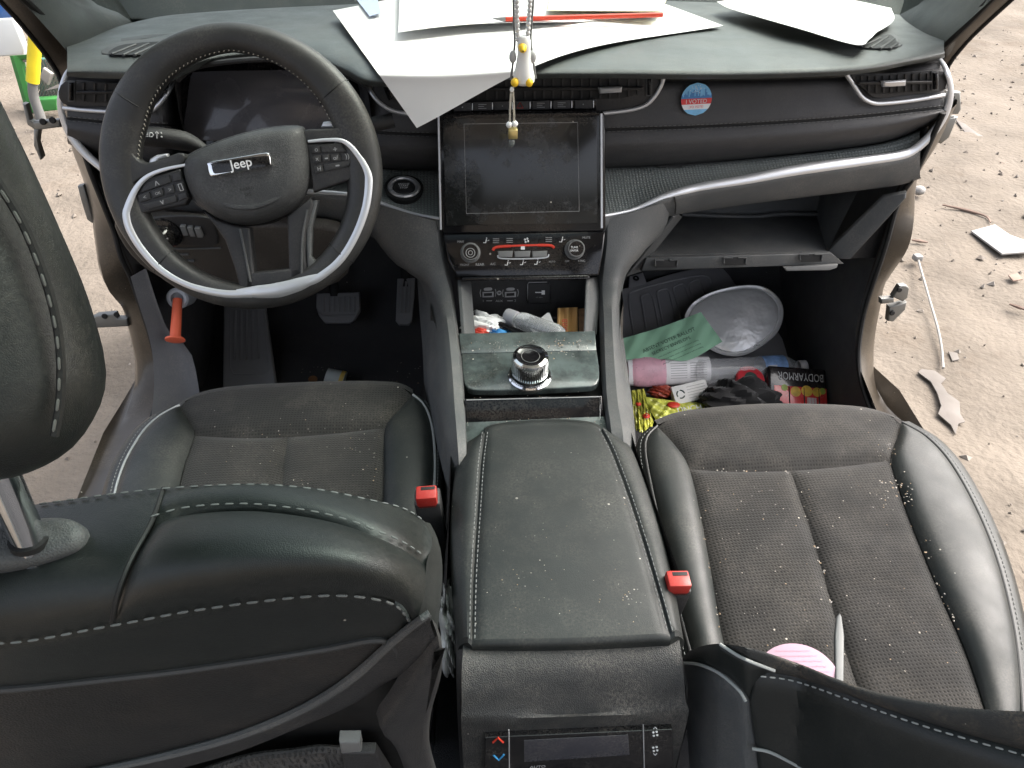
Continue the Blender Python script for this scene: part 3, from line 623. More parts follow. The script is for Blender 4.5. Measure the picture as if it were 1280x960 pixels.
# push button row under the centre vent
def button_row():
    mb = MB(); mb.slab([Y(p, .548) for p in ((562, 128), (745, 124), (745, 139), (562, 143))], (0, -1, .3), .006, .001); r = mb.obj('button_strip', GLOSS, DASHT)
    pl = Plane(Y((650, 133), .548)+np.array([0, -.007, .002]), (0, -1, .3))
    cs = [(578, 134), (603, 133), (628, 132.5), (650, 132), (676, 131.5), (702, 131), (729, 130.5)]
    for k, c in enumerate(cs):
        mb = MB(); mb.slab([pl((c[0]-11, c[1]-5.5)), pl((c[0]+11, c[1]-6)), pl((c[0]+11, c[1]+5)), pl((c[0]-11, c[1]+5.5))], pl.n, .003, .001); b = mb.obj('push_button', PLASTD, r)
        mb = MB(); mb.slab([pl((c[0]+11.8, c[1]-5)), pl((c[0]+13, c[1]-5)), pl((c[0]+13, c[1]+4)), pl((c[0]+11.8, c[1]+4))], pl.n, .004, .0004); mb.obj('button_divider', SILVER, r)
        mb = MB()
        if k == 3: mb.tube([pl(p, .0034) for p in ((c[0]-4, c[1]+3), (c[0], c[1]-4), (c[0]+4, c[1]+3))], .0007, 5, closed=True); mb.obj('button_icon', REDI, b)
        elif k in (1, 4, 5):
            for q in (-2.5, 0, 2.5): mb.tube([pl((c[0]-5, c[1]+q), .0032), pl((c[0]+(5 if q else 2), c[1]+q), .0032)], .0005, 5)
            mb.obj('button_icon', GREYI, b)
        else: mb.ball(pl((c[0], c[1]), .003), .001, 8); mb.obj('button_icon', GREYI, b)
button_row()
# instrument display in its hood
def cluster():
    pl = plane3(Y((240, 160), .605), Y((430, 165), .605), Y((330, 90), .640))
    O = [(226, 92), (250, 80), (330, 74), (405, 80), (448, 100), (462, 140), (470, 168), (400, 182), (260, 186), (222, 168)]
    mb = MB(); mb.slab([pl(p, -.012) for p in crv(O, 50, True)], pl.n, .010, .002); c = mb.obj('instrument_display', GLOSS, DASHT)
    mb = MB(); mb.slab([pl(p) for p in crv([(239, 96), (246, 90), (330, 88), (405, 88), (432, 98), (442, 135), (446, 160), (400, 172), (262, 176), (232, 168), (234, 130)], 60, True)], pl.n, .003, .001); mb.obj('display_glass', CLUST, c)
    # hood cheeks each side
    mb = MB(); mb.loft([[Y((218, 103), .556), Y((222, 130), .556), (Y((228, 160), .556)), Y((240, 190), .56)], [Y((226, 96), .64), Y((228, 130), .63), Y((232, 165), .62), Y((246, 192), .61)]], 12, 4, smooth=False); mb.obj('hood_cheek', PLASTD, c)
    mb = MB(); mb.loft([[Y((458, 104), .556), Y((462, 130), .556), (Y((464, 160), .556)), Y((456, 190), .56)], [Y((446, 100), .64), Y((452, 130), .63), Y((456, 165), .62), Y((450, 192), .61)]], 12, 4, smooth=False); mb.obj('hood_cheek', PLASTD, c)
    mb = MB(); mb.tube([Y(p, .553) for p in crv([(222, 100), (240, 86), (270, 79), (330, 74), (390, 78), (430, 92), (458, 108)], 40)], .004, 8); mb.obj('hood_lip', PLASTD, c)
cluster()
# defroster outlets at both ends of the top, and the speaker mesh
def defrost(ol, bars, z):
    mb = MB(); mb.slab([Z(p, dash_z(p)-.002) for p in crv(ol, 40, True)], (0, 0, 1), .004, .0015); d = mb.obj('defroster_outlet', PLAST, DASHT)
    c = sum(np.array(p, float) for p in ol)/len(ol); mb = MB(); mb.slab([Z(c+(np.array(p)-c)*.82, dash_z(c+(np.array(p)-c)*.82)+.0022) for p in crv(ol, 40, True)], (0, 0, 1), .0008, 0); mb.obj('outlet_opening', BLACK, d)
    mb = MB()
    for a, b in bars: mb.tube([Z(a, dash_z(a)+.003), Z(b, dash_z(b)+.003)], .0020, 6)
    mb.obj('outlet_slats', PLAST, d)
defrost([(128, 70), (134, 62), (148, 56), (172, 53), (200, 51), (212, 52), (206, 60), (196, 69), (165, 71)], [((140, 68), (170, 56)), ((154, 69), (186, 55)), ((168, 69), (200, 54)), ((184, 69), (206, 58))], .791)
defrost([(1066, 60), (1090, 48), (1110, 42), (1118, 44), (1124, 52), (1126, 60), (1100, 63)], [((1076, 59), (1100, 48)), ((1088, 60), (1110, 46)), ((1100, 61), (1118, 49)), ((1112, 61), (1122, 54))], .791)
def speaker_mesh():
    z = .7835; ol = [(150, 44), (180, 29), (250, 22), (330, 17), (338, 20), (300, 27), (250, 35), (200, 44), (160, 52), (150, 51)]
    G = coons([(150, 44), (200, 27), (338, 16)], [(152, 53), (215, 42), (345, 19)], [(150, 44), (152, 53)], [(338, 16), (345, 19)], 40, 6)
    mb = MB(); mb.grid([[Z(p, dash_z(p)+.0012) for p in r] for r in G])
    mb.obj('speaker_grille', mat('speaker mesh', (.05, .052, .052), .6, bump=.5, bscale=230, kind='dots'), DASHT)
speaker_mesh()
# start button
def start_button():
    pl = plane3(Y((480, 240), .535), Y((530, 245), .53), Y((505, 225), .565)); c = pl((505, 236), .004)
    mb = MB(); mb.lathe(c, pl.n, [(.026, -.006), (.026, .003), (.024, .006), (.020, .006), (.018, .003), (.018, -.002), (0, -.002)], 40); s = mb.obj('start_button', SILVER, DASHT)
    mb = MB(); mb.lathe(c, pl.n, [(.0275, -.008), (.0305, .001), (.0305, .003), (.026, .004)], 40); mb.obj('button_surround', BLACK, s)
    mb = MB(); mb.lathe(c, pl.n, [(.0175, -.002), (.0175, .003), (.016, .005), (0, .0055)], 40); mb.obj('button_cap', PLASTD, s)
    u = np.array([1, .02, 0]); v = np.cross(pl.n, u)
    text('ENGINE', c+pl.n*.0056+v*.0045, u, pl.n, width=.017, mat=WHITE, parent=s); text('START', c+pl.n*.0058, u, pl.n, width=.014, mat=WHITE, parent=s); text('STOP', c+pl.n*.0056-v*.0045, u, pl.n, width=.012, mat=WHITE, parent=s)
start_button()
# knee panel with headlamp switch, stalk and column
def knee():
    pl = plane3(Y((190, 300), .545), Y((380, 330), .53), Y((270, 262), .52))
    mb = MB(); mb.slab([pl(p) for p in crv([(148, 262), (200, 264), (300, 270), (420, 276), (440, 310), (425, 345), (340, 360), (240, 352), (190, 330), (160, 300)], 50, True)], pl.n, .02, .008); k = mb.obj('knee_panel', mat('brown black trim', (.030, .026, .022), .5, bump=.3, bscale=900, kind='leather', dust=.2), DASHT)
    mb = MB(); mb.slab([pl(p, .02) for p in crv([(187, 272), (258, 270), (272, 292), (268, 306), (215, 303), (196, 298)], 30, True)], pl.n, .004, .002); sp = mb.obj('switch_plate', PLASTD, k)
    c = pl((207, 290), .024); mb = MB(); mb.lathe(c, pl.n, [(.026, 0), (.026, .004), (.022, .006), (.018, .007), (.017, .022), (.015, .026), (0, .027)], 32); mb.obj('headlamp_knob', GLOSS, sp)
    mb = MB()
    for q in (0, 1, 2): mb.box(pl((231+q*9, 287+q*1.2), .026), (np.array([.0042, 0, 0]), nrm(np.cross(pl.n, [1, 0, 0]))*.009, pl.n*.004), .001)
    mb.obj('dimmer_wheels', GREYP, sp)
    mb = MB(); mb.tube([pl(p, .021) for p in crv([(196, 310), (230, 311), (276, 310)], 12)], .0018, 6); mb.tube([pl(p, .021) for p in ((212, 318), (236, 318))], .0022, 6); mb.tube([pl(p, .021) for p in ((216, 326), (243, 326))], .0022, 6); mb.obj('panel_ridges', PLAST, k)
    # steering column shroud
    mb = MB(); a, b = np.array([-.372, .585, .60]), np.array([-.374, .42, .672]); ax = nrm(b-a)
    mb.loft([[a+np.array([math.cos(q)*.052, 0, math.sin(q)*.05]) for q in np.linspace(0, 2*math.pi, 20, endpoint=False)], [b+np.array([math.cos(q)*.05, math.sin(q)*.02, math.sin(q)*.046]) for q in np.linspace(0, 2*math.pi, 20, endpoint=False)]], 24, 8, closed=True, smooth=False); c = mb.obj('column_shroud', PLASTD, DASHT)
    # turn stalk
    P0, P1, P2, P3 = Y((262, 192), .455), Y((236, 178), .455), Y((200, 172), .45), Y((160, 170), .445)
    mb = MB(); mb.tube([P0, P1, P2, P3], [.008, .016, .0165, .015], 14, n=16, flat=((0, 0.3, 1), .82)); s = mb.obj('turn_stalk', PLASTD, DASHT)
    n = nrm(CAM-P2); u = nrm(P1-P2); pl = Plane((P2+P1)/2+n*.0150, n)
    mb = MB()
    for c in ((173, 168), (178, 168)): mb.tube([pl((c[0]+2.4*math.cos(q), c[1]+2.0*math.sin(q))) for q in np.linspace(0, 6.28, 10)], .0005, 5)
    mb.tube([pl(p) for p in ((187, 166), (187, 171), (190, 171), (192, 168.5), (190, 166), (187, 166))], .0007, 5)
    for dy in (-2, 0, 2): mb.tube([pl((182, 168.5+dy)), pl((185.5, 168.5+dy))], .0005, 5)
    mb.tube([pl((196, 173)), pl((196, 164))], .0006, 5); mb.tube([pl((194, 167)), pl((196, 164)), pl((198, 167))], .0006, 5)
    mb.ball(pl((202, 171)), .0013, 8); mb.tube([pl((201, 165)), pl((202, 167))], .0006, 5); mb.obj('stalk_icons', WHITE, s)
    P0, P1, P2 = Y((420, 185), .455), Y((455, 160), .45), Y((492, 150), .455)
    mb = MB(); mb.tube([P0, P1, P2], [.008, .013, .012], 14, n=12, flat=((0, .3, 1), .8)); mb.obj('wiper_stalk', PLASTD, DASHT)
    # open trim hole and dark void by the left kick panel
    mb = MB(); mb.grid([[Y((170, 330), .62), Y((420, 355), .60)], [Y((170, 330), .62)+np.array([0, .3, -.02]), Y((420, 355), .60)+np.array([0, .3, -.02])]]); mb.obj('under_panel', BLACK, DASHT)
    # left kick cover
    mb = MB(); mb.loft([[X((163, 346), -.655), X((175, 385), -.652), X((186, 420), -.650), X((192, 455), -.648), X((192, 495), -.648), X((186, 545), -.648)], [X((181, 336), -.630), X((194, 380), -.628), X((205, 412), -.626), X((222, 440), -.61), X((232, 495), -.60), X((232, 545), -.60)], [X((183, 337), -.626), X((197, 380), -.622), X((212, 416), -.615), X((238, 440), -.585), X((250, 495), -.575), X((256, 545), -.575)]], 14, 10); mb.obj('kick_cover', KICK, DASHT)
    # lock cylinder that holds the red tool
    c = Y((222, 373), .60); n = nrm(np.array([0.05, -1, .45])); mb = MB(); mb.lathe(c, n, [(.019, -.05), (.019, 0), (.016, .003), (.011, .003), (.010, -.012), (0, -.012)], 28); mb.obj('lock_cylinder', mat('pale grey plastic', (.40, .41, .43), .45), DASHT)
knee()

# ------------------------------------------------------------------ touchscreen and climate panel (mounted in the dashboard)
def stack():
    pl = plane3(Y((552, 289), .470), Y((753, 287), .470), Y((652, 140), .520)); n = pl.n
    O = [(546, 146), (549, 141), (650, 139), (749, 138), (753, 143), (754, 283), (750, 287), (650, 289), (557, 290), (553, 287)]
    mb = MB(); mb.slab([pl(p, -.024) for p in O], n, .024, .004, 4); s = mb.obj('touchscreen', GLOSS, DASHT)
    mb = MB(); mb.slab([pl(p, .0003) for p in ((553, 148), (746, 146), (747, 279), (558, 282))], n, .0012, .0006); mb.obj('screen_glass', GLASS_S, s)
    mb = MB(); mb.tube([pl(p, .0016) for p in ((580, 155), (722, 153), (724, 264), (583, 267))], .0005, 5, closed=True); mb.obj('display_outline', GREYI, s)
    mb = MB(); mb.tube([pl(p, .001) for p in ((548, 143), (551, 287))], .0018, 6); mb.obj('side_strip', SILVER, s)
    mb = MB(); mb.tube([pl(p, .001) for p in ((751.5, 142), (752, 285))], .0022, 6); mb.obj('side_strip', SILVER, s)
    # climate panel
    pc = plane3(Y((556, 296), .466), Y((752, 293), .466), Y((655, 346), .432)); m = pc.n
    mb = MB(); mb.slab([pc(p, -.02) for p in ((554, 294), (754, 291), (751, 318), (746, 345), (571, 348), (560, 325))], m, .02, .003); c = mb.obj('climate_panel', GLOSS, DASHT)
    u = nrm(pc((740, 320))-pc((570, 322))); v = np.cross(m, u)
    for q in ((588, 316), (718, 312)):
        mb = MB(); mb.lathe(pc(q), m, [(.0155, 0), (.0155, .003), (.0138, .004), (.0135, .019), (.0122, .0215), (.0112, .0215)], 32); k = mb.obj('control_knob', GREYP, c)
        mb = MB(); mb.lathe(pc(q), m, [(.0115, .0195), (.0110, .021), (0, .021)], 28); mb.obj('knob_face', GLOSS, k)
        if q[0] < 600:
            mb = MB(); cc = pc(q, .0218)
            for r in (.0032, .0068): mb.tube([cc+u*r*math.cos(t)+v*r*math.sin(t) for t in np.linspace(0, 6.283, 18)[:-1]], .0006, 5, closed=True)
            mb.obj('knob_ring', GREYI, k)
        else:
            text('TUNE', pc(q, .0214)+v*.0035, u, m, width=.011, mat=WHITE, parent=k); text('ENTER', pc(q, .0214)-v*.0015, u, m, width=.012, mat=WHITE, parent=k)
    mb = MB(); mb.tube([pc(p, .002) for p in crv([(616, 313), (620, 309), (640, 307.5), (653, 307), (672, 306.5), (688, 307), (693, 310)], 30)], .0022, 6); mb.obj('temperature_bar', REDI, c)
    mb = MB(); mb.slab([pc(p, .0005) for p in ((638, 305), (672, 304.5), (671, 313), (639, 313.5))], m, .0025, .0005); mb.obj('bar_centre', GLOSS, c)
    mb = MB(); mb.slab([pc(p, .003) for p in ((651, 307.5), (656, 307.5), (656, 312), (651, 312))], m, .0006, 0); mb.obj('lit_icon', WHITE, c)
    for a, b in ((622, 641), (642.5, 663), (664.5, 684)):
        mb = MB(); mb.slab([pc(p, .0005) for p in ((a, 314), (b, 313.5), (b-1, 321.5), (a+1, 322))], m, .004, .0015); mb.obj('rocker_switch', GREYP, c)
    mb = MB(); mb.tube([pc(p, .003) for p in crv([(622, 319), (626, 323), (655, 323.5), (682, 322), (686, 318)], 24)], .0012, 6); mb.obj('rocker_trim', SILVER, c)
    # small legends
    def arrow(q):
        mb = MB(); mb.tube([pc((q[0]-3, q[1]+2.2), .0005), pc((q[0], q[1]+2.5), .0005), pc((q[0]+1, q[1]-2), .0005)], .0008, 5); mb.ball(pc((q[0]+1.2, q[1]-3.4), .0005), .0010, 8); mb.tube([pc((q[0]+2.5, q[1]), .0005), pc((q[0]+4.5, q[1]-1), .0005)], .0005, 5); mb.obj('seat_icon', WHITE, c)
    for q in ((607, 301), (702, 300), (634, 329), (653, 328.5), (671, 328)): arrow(q)
    for s_, q, w in (('MAX', (576, 302), .010), ('FRONT', (581, 331), .014), ('REAR', (600, 330.5), .013), ('A/C', (616, 330), .008), ('AUTO', (690, 327), .010), ('OFF', (709, 326.5), .007), ('SYNC', (727, 326), .011), ('MUTE', (733, 297), .012)):
        text(s_, pc(q, .0004), u, m, width=w, mat=GREYI, parent=c)
    for q in ((620, 301), (637, 300.5), (686, 299.5)):
        mb = MB()
        for d in (-2.4, 0, 2.4): mb.tube([pc((q[0]-4, q[1]+d), .0005), pc((q[0]+4, q[1]+d), .0005)], .0005, 5)
        mb.obj('heater_icon', GREYI, c)
    mb = MB(); q = (658, 300.5)
    for t in range(4): mb.ball(pc((q[0]+2.3*math.cos(t*1.57+.5), q[1]+2.3*math.sin(t*1.57+.5)), .0004), .0018, 8)
    mb.obj('fan_icon', WHITE, c)
    mb = MB(); mb.slab([pc(p, -.004) for p in ((578, 346.5), (735, 344), (737, 349), (577, 352))], m, .008, .002); mb.obj('panel_lip', GLOSS, c)
stack()

# ------------------------------------------------------------------ centre console
def console():
    K = thing('centre_console', (0, .1, .05), 'black centre console with padded armrest lid, rotary shifter and dusty gloss panels', 'console')
    # tunnel body: carpeted flanks down to the floor
    Lo = [(541, 375), (549, 405), (555, 450), (560, 500), (567, 562)]; Ro = [(775, 362), (772, 400), (774, 450), (779, 500), (790, 550)]
    ys = [.435, .375, .29, .205, .12]
    for o, sg in ((Lo, -1), (Ro, 1)):
        t = [Y(p, y)+np.array([sg*.004, 0, -.006]) for p, y in zip(o, ys)]
        t = [t[0]+np.array([0, .25, .0])]+t+[t[-1]+np.array([sg*.005, -.22, 0.01])]
        mb = MB(); mb.loft([t, [p+np.array([sg*.012, .01, -.12]) for p in t], [np.array([p[0]+sg*.035, p[1]+.02, .10]) for p in t], [np.array([p[0]+sg*.05, p[1]+.03, .045]) for p in t]], 30, 14); mb.obj('tunnel_flank', CARPETG, K)
    # cubby under the climate panel
    pw = Plane(Y((655, 368), .475), (0, -1, .10))
    mb = MB(); mb.slab([pw(p, -.01) for p in ((568, 338), (752, 336), (748, 392), (574, 394))], pw.n, .01, 0); b = mb.obj('port_panel', PLASTD, K)
    u = nrm(pw((735, 368))-pw((580, 369))); v = np.cross(pw.n, u)
    for q in (610, 638):
        mb = MB(); mb.slab([pw(p, 0) for p in ((q-7, 365), (q+7, 364.5), (q+7, 371), (q-7, 371.5))], pw.n, .0012, .0004); s = mb.obj('usb_socket', GREYI, b)
        mb = MB(); mb.slab([pw(p, .0012) for p in ((q-5, 366.5), (q+5, 366), (q+5, 369.5), (q-5, 370))], pw.n, .0004, 0); mb.obj('socket_hole', BLACK, s)
        mb = MB(); mb.slab([pw(p, 0) for p in crv([(q-4, 360), (q+4, 359.5), (q+4.5, 362.5), (q-4.5, 363)], 20, True)], pw.n, .001, .0003); mb.obj('small_socket', GREYI, b)
        mb = MB(); mb.tube([pw(p, .0006) for p in ((q-9, 362), (q-10, 366), (q-9, 371))], .0006, 5); mb.tube([pw(p, .0006) for p in ((q+9, 361.5), (q+10, 365.5), (q+9, 370.5))], .0006, 5); mb.obj('socket_mark', GREYI, b)
    mb = MB(); mb.lathe(pw((624, 366)), pw.n, [(.0038, 0), (.0038, .0012), (.0026, .0014), (.0024, 0), (0, 0)], 16); mb.obj('audio_socket', GREYI, b)
    for s_, q, w in (('1', (604, 376), .004), ('AUX', (624, 376), .004), ('2', (644, 375.5), .004)): text(s_, pw(q, .0004), u, pw.n, height=w, mat=GREYI, parent=b)
    mb = MB(); mb.tube([pw((608, 376), .0004), pw((615, 376), .0004)], .0006, 5); mb.tube([pw((634, 376), .0004), pw((641, 376), .0004)], .0006, 5); mb.obj('socket_symbol', GREYI, b)
    mb = MB(); mb.slab([pw(p) for p in ((660, 353), (686, 352.5), (688, 355), (688, 375), (685, 378), (662, 378.5), (659, 376))], pw.n, .005, .002); s = mb.obj('power_socket_flap', PLASTD, b)
    mb = MB(); mb.tube([pw(p, .003) for p in ((684, 352.5), (661, 353), (659.5, 356), (660, 376), (662, 378))], .0009, 5); mb.obj('flap_edge', GREYI, s)
    mb = MB(); mb.slab([pw(p, .005) for p in ((677, 363), (681, 363), (681, 368), (677, 368))], pw.n, .0005, 0); mb.tube([pw((669, 365.5), .0053), pw((677, 365.5), .0053)], .0009, 5); mb.obj('flap_symbol', WHITE, s)
    text('12V 180W', pw((674, 371.5), .0053), u, pw.n, width=.011, mat=GREYI, parent=s)
    # cubby floor and cheeks
    fz = .385; mb = MB(); mb.grid([[pw((566, 392))*[1, 1, 0]+[0, 0, fz], pw((755, 390))*[1, 1, 0]+[0, 0, fz]], [np.array([-.085, .325, fz]), np.array([.09, .325, fz])]]); mb.obj('cubby_floor', BLACK, K)
    for ps, ys_ in (([(572, 350), (585, 350), (590, 420), (577, 420)], 1), ([(737, 348), (750, 346), (746, 418), (735, 418)], -1)):
        mb = MB(); P = [Y(ps[0], .44), Y(ps[1], .465), Y(ps[2], .36), Y(ps[3], .345)]; mb.slab(P, (ys_, -.3, .3), .006, .002); mb.obj('cubby_cheek', PLAST, K)
    # gloss shifter deck in two pieces
    pd = plane3(Z((577, 448), .437), Z((745, 444), .437), Z((660, 492), .428)); n = pd.n
    pd2 = plane3(Z((577, 447), .4375), Z((745, 443), .4375), Z((660, 419), .447))
    mb = MB(); mb.slab([pd2(p, -.008) for p in ((574, 421), (743, 418), (745, 442.3), (576.5, 446.6))], pd2.n, .008, .0015); mb.obj('deck_lid', GLOSSD, K)
    mb = MB(); mb.slab([pd(p, -.010) for p in crv([(577, 448), (745, 443.6)], 8).tolist()+crv([(748, 465), (748, 480), (742, 488), (725, 490), (660, 493), (600, 494), (585, 491), (580, 482), (578, 465)], 30).tolist()], n, .010, .002); mb.obj('shifter_deck', GLOSSD, K)
    # rotary shifter
    c = pd((662, 470), 0); mb = MB(); mb.lathe(c, n, [(.031, -.002), (.031, .002), (.029, .004), (.026, .004)], 48); r = mb.obj('rotary_shifter', CHROME, K)
    mb = MB()
    prof = [(.0235, .002), (.0235, .007), (.0258, .010), (.0258, .034), (.0243, .038), (.0205, .0395)]
    a = nrm(np.cross(n, [0, 0, 1])) if abs(n[2]) < .9 else nrm(np.cross(n, [1, 0, 0])); b = np.cross(n, a)
    mb.grid([[c+n*h+(a*math.cos(t)+b*math.sin(t))*(q*(1+(.012 if .009 < h < .035 and k % 4 < 2 else 0))) for k, t in enumerate(np.linspace(0, 2*math.pi, 192, endpoint=False))] for q, h in prof], cu=True); mb.obj('knurled_ring', CHROME, r)
    mb = MB(); mb.lathe(c, n, [(.0206, .039), (.0195, .040), (.0170, .0385), (.013, .0377), (0, .0375)], 48); mb.obj('shifter_cap', GLOSS, r)
    mb = MB(); t_ = c+n*.0383; mb.tube([t_+a*.0125*math.cos(t)+b*.0125*math.sin(t) for t in np.linspace(0, 6.283, 40)[:-1]], .0004, 5, closed=True); mb.obj('cap_ring', GREYP, r)
    # recess and gloss step in front of the armrest
    pv = plane3(Y((581, 497), .197), Y((752, 493), .197), Y((660, 527), .174))
    mb = MB(); mb.slab([pv(p, -.01) for p in ((581, 499), (751, 495), (752, 526), (582, 530))], pv.n, .01, .002); g = mb.obj('gloss_step', GLOSS, K)
    mb = MB(); mb.tube([pv(p, .0006) for p in ((583, 500), (750, 496), (750, 525))], .0007, 5); mb.obj('step_edge', GREYI, g)
    mb = MB(); mb.slab([Z(p, .395) for p in ((570, 440), (755, 436), (770, 560), (570, 565))], (0, 0, 1), .004, 0); mb.obj('inner_well', BLACK, K)
    # dusty ledge around the armrest front
    mb = MB(); mb.slab([Z(p, .412) for p in ((580, 528), (755, 524), (768, 560), (572, 566))], (0, 0, 1), .006, .002); mb.obj('front_ledge', GLOSSD, K)
    # armrest lid: rounded pad with two seams
    zt = .432
    Lp = [(600, 545), (581, 556), (572, 585), (566, 640), (567, 720), (576, 800)]; Rp = [(757, 540), (783, 553), (799, 585), (820, 645), (838, 715), (852, 792)]
    Ls = [(606, 540), (601, 580), (597, 640), (592, 720), (590, 799)]; Rs = [(752, 536), (768, 570), (790, 630), (815, 710), (838, 791)]
    fr = [(606, 540), (640, 534), (690, 531), (725, 532), (752, 536)]; rr = [(590, 799), (715, 797), (838, 791)]
    lift = lambda p: Z(p, zt)
    mb = MB(); C = pad(mb, fr, rr, Ls, Rs, lift, nu=40, nv=50, roll=.003, rw=.006, bulge=.006, edges='lr')
    front = [p for p in C[0]]; rear = [p for p in C[-1]]
    mb.loft([[p+np.array([0, .028, -.032]) for p in front], [p+np.array([0, .022, -.010]) for p in front], [p+np.array([0, .008, -.001]) for p in front], front], 40, 12)
    mb.loft([rear, [p+np.array([0, -.003, -.0015]) for p in rear], [p+np.array([0, -.005, -.006]) for p in rear], [p+np.array([0, -.003, -.03]) for p in rear]], 40, 10)
    a_ = mb.obj('armrest_lid', LEATHER2, K)
    for S_, E_, sg in ((Ls, Lp, -1), (Rs, Rp, 1)):
        s3 = [Z(p, zt)+np.array([0, 0, -.003]) for p in crv(S_, 40)]; e3 = [Z(p, zt-.012) for p in crv(E_, 40)]
        mb = MB(); mb.loft([s3, [a*.88+b*.12+np.array([0, 0, .004]) for a, b in zip(s3, e3)], [a*.5+b*.5+np.array([0, 0, .0065]) for a, b in zip(s3, e3)], e3, [p+np.array([sg*.003, 0, -.012]) for p in e3], [p+np.array([sg*.002, 0, -.05]) for p in e3]], 40, 20); c_ = [s3[-1], s3[-1]*.88+e3[-1]*.12+np.array([0, 0, .004]), s3[-1]*.5+e3[-1]*.5+np.array([0, 0, .0065]), e3[-1], e3[-1]+np.array([sg*.003, 0, -.012]), e3[-1]+np.array([sg*.002, 0, -.05])]; mb.loft([c_, [p+np.array([0, -.004, -.002]) for p in c_], [p*[1, 1, 0]+np.array([-sg*.001, -.004, zt-.035]) for p in c_]], 12, 6); mb.obj('lid_side', LEATHER2, a_)
        mb = MB()
        mb.stitches([Z((p[0]-3.2, p[1]), zt+.003) for p in crv(S_, 40)], .0042, .0024, .0006); mb.stitches([Z((p[0]+3.4, p[1]), zt+.003) for p in crv(S_, 40)], .0042, .0024, .0006); mb.obj('lid_stitching', THREAD, a_)
    # console box under the lid and its rear face
    top = [Z(p, .418) for p in crv([(579, 802), (715, 799), (848, 795)], 24)]
    mb = MB(); r1 = [p+np.array([0, -.003, .002]) for p in top]
    f0 = [Y(p, -.178) for p in crv([(578, 823), (640, 823), (720, 820), (800, 816), (851, 812)], 24)]; f1 = [Y(p, -.190) for p in crv([(577, 843), (640, 843), (720, 840), (800, 836), (853, 831)], 24)]
    f2 = [Y(p, -.203) for p in crv([(577, 868), (640, 872), (720, 872), (800, 866), (856, 858)], 24)]; f2b = [Y(p, -.210) for p in crv([(577, 891), (640, 892), (720, 891), (800, 886), (857, 881)], 24)]; f3 = [Y(p, -.216) for p in crv([(577, 915), (640, 915), (720, 914), (800, 910), (858, 905)], 24)]
    f4 = [p*[1, 1, 0]+np.array([0, -.012, .05]) for p in f3]
    mb.loft([[p+np.array([0, .02, -.004]) for p in top], top, f0, f1, f2, f2b, f3, f4], 24, 40); mb.obj('console_rear', mat('console plastic', (.017, .018, .018), .55, bump=.5, bscale=800, kind='leather', dust=.35, specks=.06), K)
    for e in (0, -1):
        sg = -1 if e == 0 else 1
        col = [top[e]+np.array([0, .0, 0]), f2[e], f3[e], f4[e]]
        mb = MB(); mb.loft([[p+np.array([0, .01, -.001]) for p in col], [p+np.array([sg*.004, .02, -.004]) for p in col], [np.array([p[0]+sg*.006, .16, p[2]-.005]) for p in col]], 14, 10); mb.obj('console_side', PLASTD, K)
    # rear climate display
    pr = plane3(Y((607, 912), -.2175), Y((836, 903), -.2175), Y((720, 960), -.2245))
    mb = MB(); mb.slab([pr(p, -.004) for p in ((606, 913), (838, 903), (840, 985), (605, 992))], pr.n, .008, .001); d = mb.obj('rear_climate_display', GLOSS, K)
    u = nrm(pr((838, 903))-pr((606, 913))); v = np.cross(pr.n, u)
    mb = MB(); mb.slab([pr(p, .0042) for p in ((655, 925), (785, 918), (787, 943), (655, 952))], pr.n, .0006, .0002); mb.obj('display_window', mat('display grey', (.03, .03, .036), .12, dust=.3), d)
    mb = MB(); mb.tube([pr(p, .0044) for p in ((616, 928), (622.5, 922), (629, 928))], .0011, 6); mb.obj('up_arrow', REDI, d)
    mb = MB(); mb.tube([pr(p, .0044) for p in ((617, 944), (623.5, 950), (630, 943))], .0011, 6); mb.obj('down_arrow', BLUEI, d)
    for q, tip in (((819, 917), -1), ((819, 936), 1)):
        mb = MB()
        for t in range(4):
            an = t*math.pi/2+.6; mb.ball(pr((q[0]+3.0*math.cos(an), q[1]+3.0*math.sin(an)), .0044), (.0013, .0013, .0008), 8)
        mb.tube([pr((q[0]-2, q[1]+tip*6), .0044), pr((q[0], q[1]+tip*8), .0044), pr((q[0]+2, q[1]+tip*6), .0044)], .0005, 5); mb.obj('fan_icon', WHITE, d)
    mb = MB(); mb.tube([pr((636, 912), .0044), pr((637, 985), .0044)], .0006, 5); mb.tube([pr((804, 906), .0044), pr((806, 985), .0044)], .0006, 5); mb.obj('display_divider', GREYI, d)
    text('AUTO', pr((672, 958), .0044), u, pr.n, width=.016, mat=GREYI, parent=d)
console()

